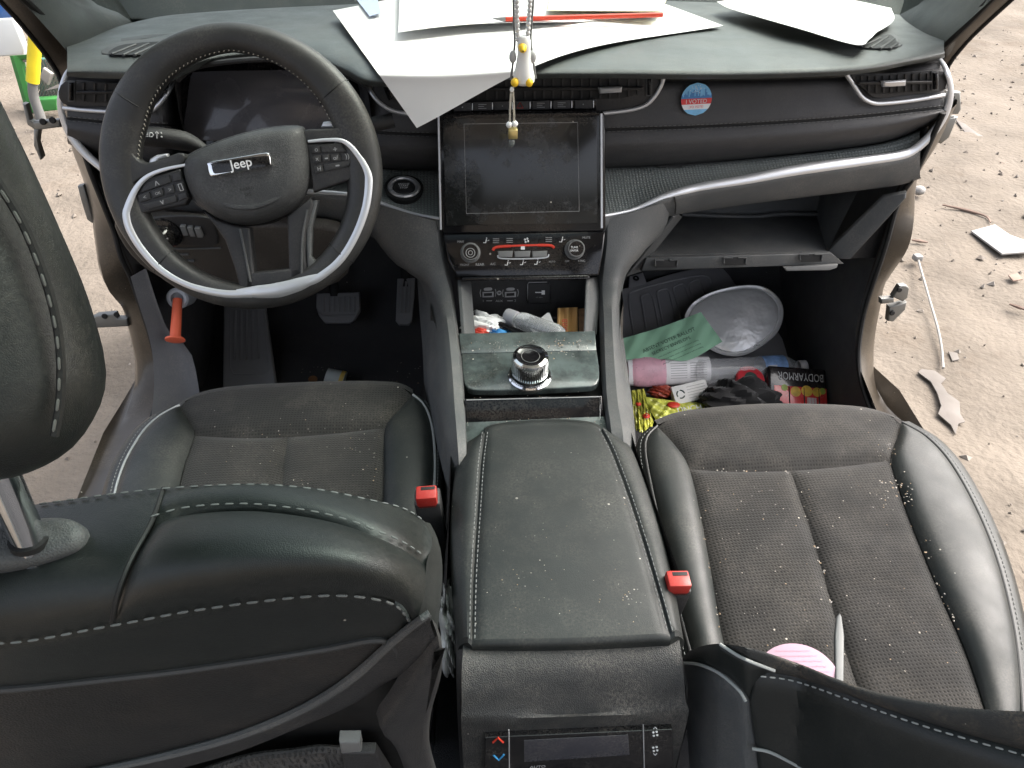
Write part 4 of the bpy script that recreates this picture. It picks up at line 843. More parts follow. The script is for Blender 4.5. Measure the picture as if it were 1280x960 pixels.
# ------------------------------------------------------------------ steering wheel
def wheel():
    WC = np.array([-.374, .368, .702]); TL_ = math.radians(25)
    pw = Plane(WC, (0, -math.cos(TL_), math.sin(TL_))); n = pw.n; ux = np.array([1., 0, 0]); uy = np.cross(n, ux)
    S = thing('steering_wheel', WC, 'black leather steering wheel with silver lower trim and button spokes', 'steering wheel')
    C0 = WC+ux*.001+uy*(-.009); RO = .1775
    def rimpt(th, off=0.0, h=0.0): return C0+(ux*math.cos(th)+uy*math.sin(th))*(RO+off)+n*h
    mb = MB(); G = []
    NN = 120
    for k in range(NN):
        th = 2*math.pi*k/NN; d = math.degrees(th) % 360
        w = float(np.interp(d, [0, 25, 55, 90, 125, 155, 180, 205, 235, 270, 305, 335, 360], [.047, .049, .041, .0345, .041, .051, .050, .044, .037, .033, .036, .042, .047]))
        ring = []
        for q in np.linspace(0, 2*math.pi, 20, endpoint=False):
            c, s = math.cos(q), math.sin(q)
            ring.append(rimpt(th, -w/2+w/2*math.copysign(abs(c)**.85, c), .0165*math.copysign(abs(s)**.85, s)))
        G.append(ring)
    mb.grid(G, cu=True, cv=True); rim = mb.obj('rim', WRAP, S)
    # leather joints and inner seam stitching
    mb = MB()
    for d in (38, 146, 225, 318):
        th = math.radians(d); w = float(np.interp(d, [0, 25, 55, 90, 125, 155, 180, 205, 235, 270, 305, 335, 360], [.047, .049, .041, .0345, .041, .051, .050, .044, .037, .033, .036, .042, .047]))
        mb.tube([rimpt(th, -w/2+w/2*1.005*math.cos(q), .0166*math.sin(q)) for q in np.linspace(-.3, math.pi+.3, 18)], .0010, 5)
    mb.obj('rim_joint', BLACK, rim)
    mb = MB()
    P = []
    for d in np.linspace(-5, 185, 160):
        th = math.radians(d); w = float(np.interp(d % 360, [0, 25, 55, 90, 125, 155, 180, 205, 360], [.047, .049, .041, .0345, .041, .051, .050, .044, .047])); P.append(rimpt(th, -w+.0012, .006))
    dd = 0
    for k in range(0, 158, 2):
        a, b = P[k], P[k+1]; mb.tube([a+n*.0022, b-n*.0022], .0007, 5)
    mb.obj('rim_stitching', mat('tan grey thread', (.38, .36, .31), .8), rim)
    # leather spoke roots
    mb = MB(); mb.slab([pw(p, -.008) for p in crv([(170, 150), (158, 190), (150, 235), (158, 268), (170, 240), (185, 224), (234, 208), (234, 192), (200, 203), (184, 203), (174, 192), (172, 172)], 60, True)], n, .021, .003, 3); mb.obj('spoke_root', WRAP, S)
    mb = MB(); mb.slab([pw(p, -.008) for p in crv([(440, 135), (462, 165), (470, 205), (462, 222), (448, 198), (430, 178), (384, 180), (384, 165), (408, 163), (426, 161), (436, 152)], 60, True)], n, .021, .003, 3); mb.obj('spoke_root', WRAP, S)
    # silver trims
    s1 = crv([(233, 206), (205, 212), (184, 221), (170, 236), (161, 256), (158, 270), (164, 290), (180, 315), (205, 340), (240, 358), (280, 367), (315, 367)], 80)
    mb = MB(); k = np.linspace(0, 1, 80); mb.tube([pw(p, .0155) for p in s1], np.interp(k, [0, .15, .3, .4, .7, .85, 1], [.0018, .0026, .0045, .0052, .0042, .0050, .0055]), 10, flat=(n, .55)); mb.obj('spoke_trim', SILVER, S)
    s2 = crv([(385, 177), (410, 175), (430, 177), (446, 192), (458, 212), (461, 228), (457, 260), (444, 295), (425, 325), (400, 346), (382, 354)], 80)
    mb = MB(); mb.tube([pw(p, .0155) for p in s2], np.interp(k, [0, .15, .3, .4, .6, .85, 1], [.0018, .0026, .0040, .0052, .0050, .0050, .0055]), 10, flat=(n, .55)); mb.obj('spoke_trim', SILVER, S)
    mb = MB(); mb.tube([pw(p, .0150) for p in crv([(296, 366), (318, 365), (345, 363), (372, 356), (398, 346)], 40)], [.0045, .0085, .0100, .0088, .0050], 14, flat=(n, .5)); mb.obj('lower_trim', SILVER, S)
    # switch panels
    for O in ([(161, 264), (166, 243), (180, 226), (230, 211), (241, 247), (236, 256), (170, 270)], [(386, 181), (428, 180), (443, 196), (457, 214), (453, 221), (394, 241)]):
        mb = MB(); mb.slab([pw(p, -.002) for p in O], n, .014, .003); p_ = mb.obj('switch_panel', PLASTD, S)
        left = O[0][0] < 300
        PL_ = [[(182, 230), (212, 219), (215, 228), (176, 241)], [(216, 218), (226, 215), (228, 225), (218, 227)], [(173, 244), (187, 240), (189, 249), (176, 253)], [(190, 239), (203, 235), (205, 244), (192, 248)], [(206, 234), (217, 231), (219, 241), (208, 243)], [(220, 230), (229, 228), (232, 237), (222, 240)], [(178, 256), (220, 244), (222, 252), (186, 262)], [(223, 243), (233, 240), (235, 247), (225, 251)]] if left else \
              [[(390, 184), (400, 183), (401, 191), (391, 192)], [(402, 183), (426, 182), (433, 190), (403, 191)], [(391, 195), (401, 194), (402, 203), (392, 205)], [(403, 194), (411, 193), (413, 201), (404, 203)], [(413.5, 193), (424, 192), (426, 201), (415, 202)], [(427, 192), (436, 191), (442, 198), (429, 201)], [(393, 208), (403, 206), (404, 215), (395, 217)], [(405, 206), (440, 200), (436, 208), (407, 214)]]
        for b in PL_:
            mb = MB(); mb.slab([pw(q, .012) for q in b], n, .0022, .0008, 2); mb.obj('switch_button', PLASTD, p_)
        u_ = nrm(pw((222, 232))-pw((190, 242))) if left else nrm(pw((430, 195))-pw((400, 198)))
        for s_, c, w in ((('OK', (197.5, 241.5), .007), ('<', (181, 246.5), .0035), ('>', (212.5, 237), .0035), ('^', (196, 229), .006), ('v', (203, 253), .005), ('[]', (226, 234), .005)) if left else (('o', (395.5, 187.5), .004), ('+', (419, 186.5), .005), ('x', (396.5, 199), .004), ('-', (408, 198), .004), ('o/', (419.5, 197), .006), ('))', (434, 196), .005), ('H', (399, 211), .004), ('-', (422, 207), .005))):
            text(s_, pw(c, .0146), u_, n, width=w, mat=GREYI, parent=p_)
    # airbag cover
    O = crv([(231, 208), (241, 193), (285, 174), (335, 161), (375, 158), (384, 166), (388, 190), (389, 214), (384, 240), (368, 262), (335, 277), (303, 281), (272, 272), (248, 254), (235, 230)], 72, True)
    c3 = sum(pw(p) for p in O)/72
    mb = MB(); mb.slab([pw(p, -.012) for p in O], n, .016, .004); mb.dome([pw(p, .0035) for p in O], n, .030, inset=.36, rings=9, bulge=.06); h = mb.obj('airbag_cover', mat('airbag cover', (.030, .031, .031), .46, bump=.5, bscale=800, kind='leather', dust=.45, dcol=(.24, .24, .23)), S, angle=60)
    hb = .0345; pb = lambda p, k=0: pw(p, hb+k)
    u = nrm(pw((338, 201))-pw((264, 215)))
    bo = crv([(262, 208), (264, 203), (300, 196.5), (334, 191), (339, 194), (340.5, 204), (337, 208), (300, 215.5), (268, 221), (264, 218)], 50, True)
    mb = MB(); mb.slab([pb(p, -.006) for p in bo], n, .0085, .002); e = mb.obj('emblem', CHROME, h)
    ctr = sum(bo)/len(bo); mb = MB(); mb.slab([pb(ctr+(p-ctr)*[.93, .74], .0024) for p in bo], n, .0008, .0003); mb.obj('emblem_plate', GLOSS, e)
    text('Jeep', pb((301, 206), .0042), u, n, width=.028, mat=WHITE, parent=e, ext=.0008, bold=True)
    text('AIRBAG', pb((308, 236), -.0005), u, n, width=.018, mat=BLACK, parent=h); text('SRS', pb((310, 243), -.001), u, n, width=.008, mat=BLACK, parent=h)
    mb = MB(); mb.tube([pb(p, -.009+.004*math.sin(math.pi*k/29)) for k, p in enumerate(crv([(262, 246), (290, 258), (320, 258), (350, 246), (362, 234)], 30))], [.001, .003, .0035, .003, .001], 8, flat=(n, .6)); mb.obj('cover_crease', h.data.materials[0], h)
    # lower spokes around a window
    for O in ([(258, 262), (276, 274), (300, 282), (316, 284), (318, 300), (322, 340), (324, 360), (304, 360), (298, 335), (286, 300), (276, 286)], [(362, 270), (392, 246), (396, 256), (386, 290), (385, 318), (388, 346), (376, 352), (364, 352), (364, 320)], [(310, 340), (342, 337), (380, 332), (384, 350), (345, 360), (310, 362)]):
        mb = MB(); mb.slab([pw(p, -.008) for p in O], n, .018, .004, 3); mb.obj('lower_spoke', PLASTD, S)
    mb = MB(); mb.slab([pw(p, -.004) for p in ((386, 262), (394, 250), (400, 250), (392, 285), (391, 320), (404, 335), (398, 344), (386, 340), (384, 300))], n, .012, .003); mb.obj('spoke_bracket', PLAST, S)
    for L in ([(300, 286), (306, 315), (313, 352)], [(384, 262), (378, 300), (377, 345)]):
        mb = MB(); mb.tube([pw(p, .0105) for p in crv(L, 12)], .0016, 6); mb.obj('spoke_edge', PLAST, S)
    mb = MB(); mb.slab([pw(p, -.03) for p in crv([(250, 225), (300, 205), (370, 200), (380, 240), (350, 275), (300, 282), (262, 262)], 40, True)], n, .022, .004); mb.obj('hub', BLACK, S)
    # shift paddles behind the spokes
    for O in ([(187, 207), (190, 199), (198, 194), (212, 192), (213, 197), (202, 200), (196, 208)], [(402, 160), (405, 153), (420, 151), (430, 155), (438, 165), (428, 166), (418, 160)]):
        mb = MB(); mb.slab([pw(p, -.004) for p in O], n, .008, .003); mb.obj('shift_paddle', SILVER, S)
wheel()

# ------------------------------------------------------------------ pedals
def pedals():
    pl = plane3(Y((400, 402), .86), Y((448, 402), .86), Y((424, 368), .90)); n = pl.n
    b = thing('brake_pedal', pl((424, 385)), 'wide brake pedal with upright rubber ribs', 'pedal')
    mb = MB(); mb.slab([pl(p, -.012) for p in ((397, 368), (450, 366), (451, 390), (444, 401), (438, 405), (407, 405), (400, 396), (396, 385))], n, .013, .003); mb.obj('pedal_pad', PEDAL, b)
    mb = MB()
    for k in range(7):
        x = 405+k*6.3; mb.tube([pl((x, 371), .001), pl((x, 390), .001)], .0028, 8)
    mb.tube([pl(p, .001) for p in ((400, 390), (404, 395), (443, 394), (448, 388))], .0025, 8); mb.obj('pedal_ribs', PEDAL, b)
    mb = MB(); a = pl((418, 370), -.006); mb.tube([a, a+np.array([0, .03, .06]), a+np.array([.0, .10, .22])], .011, 10, n=10); mb.obj('pedal_arm', BLACK, b)
    pl = plane3(Y((497, 405), .88), Y((517, 405), .88), Y((507, 355), .95)); n = pl.n
    g = thing('accelerator_pedal', pl((506, 385)), 'narrow accelerator pedal hanging beside the centre tunnel', 'pedal')
    mb = MB(); mb.slab([pl(p, -.012) for p in ((497, 350), (519, 349), (518, 372), (515, 403), (511, 407), (499, 407), (495, 402), (496, 375))], n, .012, .003); mb.obj('pedal_pad', PEDAL, g)
    mb = MB()
    for x in (501, 506, 511): mb.tube([pl((x+1.5, 352), .0005), pl((x, 391), .0005)], .0025, 8)
    mb.obj('pedal_ribs', PEDAL, g)
    mb = MB(); a = pl((507, 360), -.01); mb.tube([a, a+np.array([0, .05, .05]), a+np.array([.0, .10, .18])], .012, 10, n=10); mb.obj('pedal_arm', BLACK, g)
pedals()

# ------------------------------------------------------------------ seats
def buckle(seat, top, tilt, h=.075):
    t = np.array(top); ax = nrm([tilt, -.12, 1]); r = nrm(np.cross([0, 1, 0], ax)); f = np.cross(ax, r)
    mb = MB(); mb.box(t-ax*h/2, (r*.0150, f*.0125, ax*h/2), .003); b = mb.obj('belt_buckle', PLASTD, seat)
    mb = MB(); mb.box(t-f*.003+ax*.002, (r*.0120, f*.0095, ax*.010), .002); mb.obj('release_button', REDB, b)
    sl = 1 if f[1] > 0 else -1
    mb = MB(); mb.box(t-f*.003+ax*.0118+f*sl*.0048+r*.002, (r*.0080, f*.0022, ax*.0007), .0003); mb.obj('tongue_slot', BLACK, b)
def piping(mb, pts, lift, r=.0022, n=60): mb.tube([lift(p) for p in crv(pts, n)], r, 8)
def driver_seat():
    S = thing('car_seat', (-.36, .1, .05), 'black driver seat behind the steering wheel, headrest raised, seen from its back', 'car seat')
    zl = lambda p: Z(p, .352-.00010*(p[1]-485))
    TOP = [(224, 505), (250, 494), (292, 487), (360, 483), (417, 481), (470, 481), (500, 484), (516, 492)]
    FL = [(242, 541), (300, 544), (359, 543), (420, 538), (482, 531)]
    mb = MB(); pad(mb, TOP, FL, [(224, 505), (235, 525), (242, 541)], [(516, 492), (500, 510), (482, 531)], zl, nu=44, nv=16, bulge=.004, edges='blr'); fp = mb.obj('front_insert', SUEDE_P, S)
    T3 = [zl(p) for p in crv(TOP, 44)]
    mb = MB(); mb.loft([T3, [p+np.array([0, .012, -.004]) for p in T3], [p+np.array([0, .022, -.018]) for p in T3], [p+np.array([0, .020, -.10]) for p in T3], [p+np.array([0, -.02, -.22]) for p in T3]], 44, 24); mb.obj('front_skirt', SUEDE_P, S)
    CS = [(359, 543), (354, 580), (351, 640), (346, 810)]; IL = [(242, 541), (228, 585), (218, 640), (200, 810)]; IR = [(482, 531), (480, 580), (479, 640), (476, 810)]
    mb = MB(); pad(mb, [(242, 541), (300, 544), (359, 543)], [(200, 810), (346, 810)], IL, CS, zl, nu=24, nv=50); mb.obj('seat_insert', SUEDE, S)
    mb = MB(); pad(mb, [(359, 543), (420, 538), (482, 531)], [(346, 810), (476, 810)], CS, IR, zl, nu=24, nv=50); mb.obj('seat_insert', SUEDE, S)
    PL_ = [(224, 505), (200, 518), (180, 536), (163, 562), (152, 585), (143, 616), (136, 660), (120, 810)]
    bl = lambda p: zl(p)+np.array([0, 0, .0])
    mb = MB(); pad(mb, [(224, 505), (224.5, 505.5)], [(120, 810), (200, 810)], PL_, [(224, 505), (235, 525), (242, 541), (228, 585), (218, 640), (200, 810)], bl, nu=22, nv=44, bulge=.016, edges='lr', roll=.004); mb.obj('side_bolster', LEATHER2, S)
    PR_ = [(516, 492), (530, 505), (539, 528), (543, 560), (543, 600), (538, 640), (520, 810)]
    mb = MB(); pad(mb, [(515.5, 492), (516, 492)], [(476, 810), (520, 810)], [(516, 492), (500, 510), (482, 531), (480, 580), (479, 640), (476, 810)], PR_, bl, nu=22, nv=44, bulge=.016, edges='lr', roll=.004); mb.obj('side_bolster', LEATHER2, S)
    for P_, sg, off in ((PL_, -1, .026), (PR_, 1, .012)):
        e = [bl(p)+np.array([0, 0, -.002]) for p in crv(P_, 44)]
        mb = MB(); mb.loft([e, [p+np.array([sg*off*.5, .004, -.003]) for p in e], [p+np.array([sg*off, .008, -.02]) for p in e], [p+np.array([sg*off*1.1, .008, -.10]) for p in e], [p+np.array([sg*off*.6, 0, -.24]) for p in e]], 44, 20); sk = mb.obj('side_skirt', LEATHER, S)
        mb = MB(); mb.tube(e, .0020, 8); mb.obj('seam_piping', PIPINGL, sk)
    mb = MB(); mb.stitches([Z((p[0]-5, p[1]), .350) for p in crv(PL_, 50)[4:]], .004, .0025, .0006); mb.stitches([Z((p[0]+4, p[1]), .346) for p in crv(PR_, 50)[2:]], .004, .0025, .0006); mb.obj('cushion_stitching', THREAD, S)
    buckle(S, Z((534, 620), .435), -.05, .13)
    # ---- backrest, seen from above and behind
    n = nrm((0.05, -.45, .9))
    CT = [(-490, 660), (-400, 620), (-290, 606), (-160, 611), (-20, 637), (60, 628), (140, 617), (205, 610), (270, 606), (330, 605), (390, 610), (440, 619), (500, 634), (530, 652)]
    yC = lambda p: Y(p, float(np.interp(p[0], [-60, 330, 530], [-.318, -.311, -.300])))
    def lf(y0, y1, py0, py1): return lambda p: Y(p, y0+(y1-y0)*(p[1]-py0)/(py1-py0))
    def backlift(p):
        # depth of the seat back: crown at the top edge, rolling over to the rear face
        c = crv_c; pc = np.interp(p[0], c[:, 0], c[:, 1]); p3 = np.interp(p[0], l3[:, 0], l3[:, 1])
        t = (p[1]-pc)/max(10, p3-pc)
        if t < 1: y = -.311-.062*math.sin(min(1, max(0, t))*math.pi/2)**1.0
        else: y = -.373+.035*(t-1)
        return Y(p, y+.012*max(0, (p[0]-440)/100, (-400-p[0])/100)**2)
    crv_c = crv(CT, 200); l3 = crv([(-478, 785), (-452, 752), (-410, 741), (-340, 741), (-210, 757), (-100, 778), (0, 799), (140, 777), (250, 757), (380, 741), (450, 741), (500, 753), (530, 775)], 200)
    crv_c = crv_c[np.argsort(crv_c[:, 0])]; l3 = l3[np.argsort(l3[:, 0])]
    seamA = [(205, 610), (190, 652), (162, 705), (147, 745), (140, 777)]
    kw = dict(n=n, roll=.004, rw=.007)
    mb = MB(); pad(mb, [(-490, 660), (-400, 620), (-290, 606), (-160, 611), (-20, 637), (60, 628), (140, 617), (205, 610)], [(-478, 785), (-452, 752), (-410, 741), (-340, 741), (-210, 757), (-100, 778), (0, 799), (140, 777)], [(-490, 660), (-478, 785)], seamA, backlift, nu=110, nv=30, bulge=.004, edges='b', **kw); bk = mb.obj('backrest_top', LEATHER, S)
    L2 = [(190, 652), (230, 641), (290, 636), (340, 638), (400, 647), (450, 661), (500, 683), (533, 705)]
    mb = MB(); pad(mb, [(205, 610), (270, 606), (330, 605), (390, 610), (440, 619), (500, 634), (530, 652)], L2, [(205, 610), (190, 652)], [(530, 652), (540, 675), (533, 705)], backlift, nu=60, nv=18, bulge=.004, edges='b', **kw); mb.obj('shoulder_strip', LEATHER, S)
    mb = MB(); pad(mb, L2, [(140, 777), (250, 757), (380, 741), (450, 741), (500, 753), (518, 785)], [(190, 652), (162, 705), (147, 745), (140, 777)], [(533, 705), (530, 745), (518, 785)], backlift, nu=70, nv=30, bulge=.012, edges='tbl', **kw); mb.obj('shoulder_panel', LEATHER, S)
    L3 = [(-476, 800), (-452, 752), (-410, 741), (-340, 741), (-210, 757), (-100, 778), (0, 799), (140, 777), (250, 757), (380, 741), (450, 741), (492, 752), (512, 778), (516, 800)]
    L4 = [(-457, 830), (-446, 802), (-422, 800), (-360, 812), (-210, 835), (-60, 858), (0, 862), (150, 847), (250, 835), (400, 812), (462, 800), (486, 802), (496, 812), (497, 830)]
    mb = MB(); pad(mb, L3, L4, [(-476, 800), (-457, 830)], [(516, 800), (505, 815), (497, 830)], backlift, nu=80, nv=16, bulge=.003, edges='tb', **kw); mb.obj('back_band', LEATHER, S)
    L5 = [(-457, 806), (-440, 822), (-340, 885), (-260, 918), (-160, 950), (-40, 975), (100, 968), (200, 946), (300, 918), (380, 885), (440, 850), (480, 822), (497, 806)]
    mb = MB(); pad(mb, L4[:-1]+[(497, 815)], L5, [(-457, 830), (-457, 806)], [(497, 815), (497, 806)], backlift, nu=80, nv=24, bulge=.003, edges='t', **kw); mb.obj('back_panel', mat('back vinyl', (.0095, .0095, .0095), .48, bump=.35, bscale=700, kind='leather', dust=.3, dcol=(.12, .09, .07), specks=.03), S)
    for L, off in ((L2, -5), (L3, 6), (CT[3:], 2)):
        mb = MB(); c = crv(L, 160); c = c[(c[:, 0] > -60)]
        big = off == 6
        mb.stitches([backlift((p[0]+(3 if p[0] > 480 else 0), p[1]+off))+n*.0018 for p in c], (.0052 if big else .004), .003, (.0007 if big else .0005)); mb.obj('back_stitching', THREAD, S)
    mb = MB(); mb.tube([backlift(p)+n*.0005 for p in crv(seamA, 30)], .0012, 6); mb.obj('headrest_panel_seam', BLACK, S); mb = MB(); mb.tube([backlift(p)+n*.001 for p in crv(L4, 120)], .0022, 8); mb.obj('panel_piping', PIPING, S)
    # hidden front of the backrest, and its inner side
    c3 = [backlift(p) for p in crv(CT, 50)]
    mb = MB(); mb.loft([c3, [p+np.array([0, .008, -.006]) for p in c3], [p+np.array([0, .02, -.04]) for p in c3], [p*[.86, 0, 0]+np.array([-.05, -.24, .60]) for p in c3], [p*[.80, 0, 0]+np.array([-.07, -.14, .36]) for p in c3]], 50, 20); mb.obj('backrest_front', LEATHER, S)
    mb = MB(); ed = [(530, 652), (540, 675), (533, 705), (530, 745), (518, 785)]
    e = [backlift(p) for p in crv(ed, 24)]; out = [Y(p, y) for p, y in zip(crv([(536, 655), (550, 690), (553, 720), (550, 760), (546, 800)], 24), np.linspace(-.285, -.30, 24))]
    mb.loft([e, [a*.4+b*.6+np.array([.002, -.004, .004]) for a, b in zip(e, out)], out, [p+np.array([-.006, .015, -.05]) for p in out], [p+np.array([-.02, .03, -.15]) for p in out]], 24, 16); mb.obj('side_bolster_back', LEATHER, S)
    # hard plastic back shell with grey edge
    L5b = crv([(-260, 1050), (-60, 1000), (100, 968), (200, 947), (300, 920), (380, 887), (440, 850), (490, 806), (520, 782), (537, 770)], 90)
    sh = lambda p, k=0.0: backlift((p[0], p[1]))+n*(.008+k)
    e0 = [backlift(p)-n*.006 for p in L5b]; e1 = [sh(p) for p in L5b]; e2 = [sh((p[0]+2, p[1]+8+8*i/90), .0015) for i, p in enumerate(L5b)]
    low = crv([(-260, 1090), (-60, 1040), (100, 1000), (200, 975), (300, 945), (380, 925), (440, 915), (470, 925), (500, 960), (530, 1000)], 90)
    e3 = [backlift((p[0], p[1]-60))+n*.004+np.array([0, .02, -.03]) for p in low]
    e3 = [Y(p, -.335) for p in low]
    lowR = crv([(-260, 1075), (-60, 1025), (100, 992), (200, 968), (300, 940), (380, 908), (440, 882), (480, 856), (515, 836), (545, 800)], 90)
    e2b = [sh(p, -.002) for p in lowR]
    mb = MB(); mb.loft([e0, e1, e2, e2b, [p+np.array([0, .012, -.012]) for p in e2b]], 90, 18); b = mb.obj('back_shell', PLASTD, S)
    mb = MB(); mb.tube([sh(p, .0005) for p in L5b], [.0012]*3+[.002, .003, .0032, .003, .002], 8); mb.obj('shell_edge', PLAST, b)
    # lower leg of the shell beside the console
    lg = [(540, 774), (546, 790), (545, 825), (534, 868), (532, 910), (545, 960), (570, 1040), (520, 1040), (505, 960), (488, 915), (470, 892), (488, 862), (512, 822)]
    pl = plane3(Y((545, 790), -.36), Y((480, 860), -.36), Y((530, 1000), -.30))
    mb = MB(); mb.slab([pl(p, -.01) for p in crv(lg, 60, True)], pl.n, .014, .006, 4); mb.obj('shell_leg', PLASTD, S)
    # net pocket, clip and the dark cavity behind
    pk = plane3(Y((300, 935), -.325), Y((460, 925), -.325), Y((380, 1000), -.30))
    mb = MB(); mb.grid([[pk(p, -.012) for p in ((-260, 1060), (100, 960), (300, 915), (480, 850), (500, 850))], [pk(p, -.012) for p in ((-260, 1200), (100, 1200), (300, 1200), (480, 1200), (580, 1200))]]); mb.obj('seat_cavity', BLACK, S)
    mb = MB(); G = coons([(200, 985), (300, 950), (370, 940), (428, 938)], [(200, 1100), (440, 1100)], [(200, 985), (200, 1100)], [(428, 938), (440, 1100)], 60, 30)
    mb.grid([[pk(p, .002+.002*math.sin(i*.9)*math.sin(j*1.1)) for i, p in enumerate(r)] for j, r in enumerate(G)])
    mb.tube([pk(p, .004) for p in crv([(200, 985), (300, 950), (370, 940), (400, 936), (428, 938)], 30)], .003, 8); mb.obj('map_pocket', mat('pocket net', (.03, .03, .03), .9, bump=3, bscale=260, kind='dots', dust=.4), S)
    mb = MB(); mb.slab([pk(p, .004) for p in ((425, 913), (451, 913), (453, 925), (427, 927))], pk.n, .008, .002); mb.obj('pocket_clip', GREYP, S)
    mb = MB(); mb.slab([pk(p, -.002) for p in ((428, 928), (470, 928), (490, 960), (500, 1040), (440, 1040))], pk.n, .008, .003); mb.obj('pocket_side', PLASTD, S)
    # ---- headrest on its posts
    hp = plane3(D((130, 455), .302), D((0, 562), .288), D((0, 135), .278)); hn = hp.n
    O = crv([(-530, 560), (-560, 455), (-520, 330), (-440, 120), (-360, 40), (-200, 5), (-50, 70), (0, 133), (30, 187), (70, 275), (105, 358), (126, 425), (131, 458), (122, 492), (95, 530), (50, 554), (0, 562), (-120, 570), (-400, 572)], 120, True)
    hr = MB(); hr.slab([hp(p, -.085) for p in O], hn, .105, .034, 8, fan=.006); h = hr.obj('headrest', LEATHER, S, angle=70)
    st = crv([(-30, 185), (0, 232), (30, 283), (55, 345), (70, 400), (76, 450), (75, 500), (68, 545)], 60)
    mb = MB(); mb.tube([hp(p, .0205) for p in st], .0016, 6); mb.obj('headrest_seam', BLACK, h)
    mb = MB(); mb.stitches([hp((p[0]-2.5, p[1]), .0222) for p in st], .0046, .0030, .0006); mb.obj('headrest_stitching', mat('dark grey thread', (.085, .085, .08), .8), h)
    base = backlift((50, 690)); bz = Plane(base+n*.002, n)
    mb = MB(); mb.slab([bz(p, -.004) for p in crv([(-60, 672), (0, 664), (60, 656), (98, 656), (117, 668), (119, 682), (106, 697), (60, 712), (0, 722), (-60, 728), (-90, 700)], 50, True)], n, .016, .006, 4); bezel = mb.obj('post_bezel', PLAST, S)
    mb = MB(); a = bz((38, 678), .010); z = hp((-16, 555), -.03); mb.tube([a-(z-a)*.3, a, z, z+(z-a)*.2], .0072, 20, n=6); mb.obj('headrest_post', CHROME, S)
    dx = np.array([-.125, 0, 0]); mb = MB(); mb.tube([a+dx-(z-a)*.3, a+dx, z+dx, z+dx+(z-a)*.2], .0072, 20, n=6); mb.obj('headrest_post', CHROME, S)
    mb = MB(); mb.lathe(a, nrm(z-a), [(.0072, 0), (.0085, .0), (.0085, .003), (.0072, .003)], 20); mb.obj('post_collar', BLACK, S)
driver_seat()

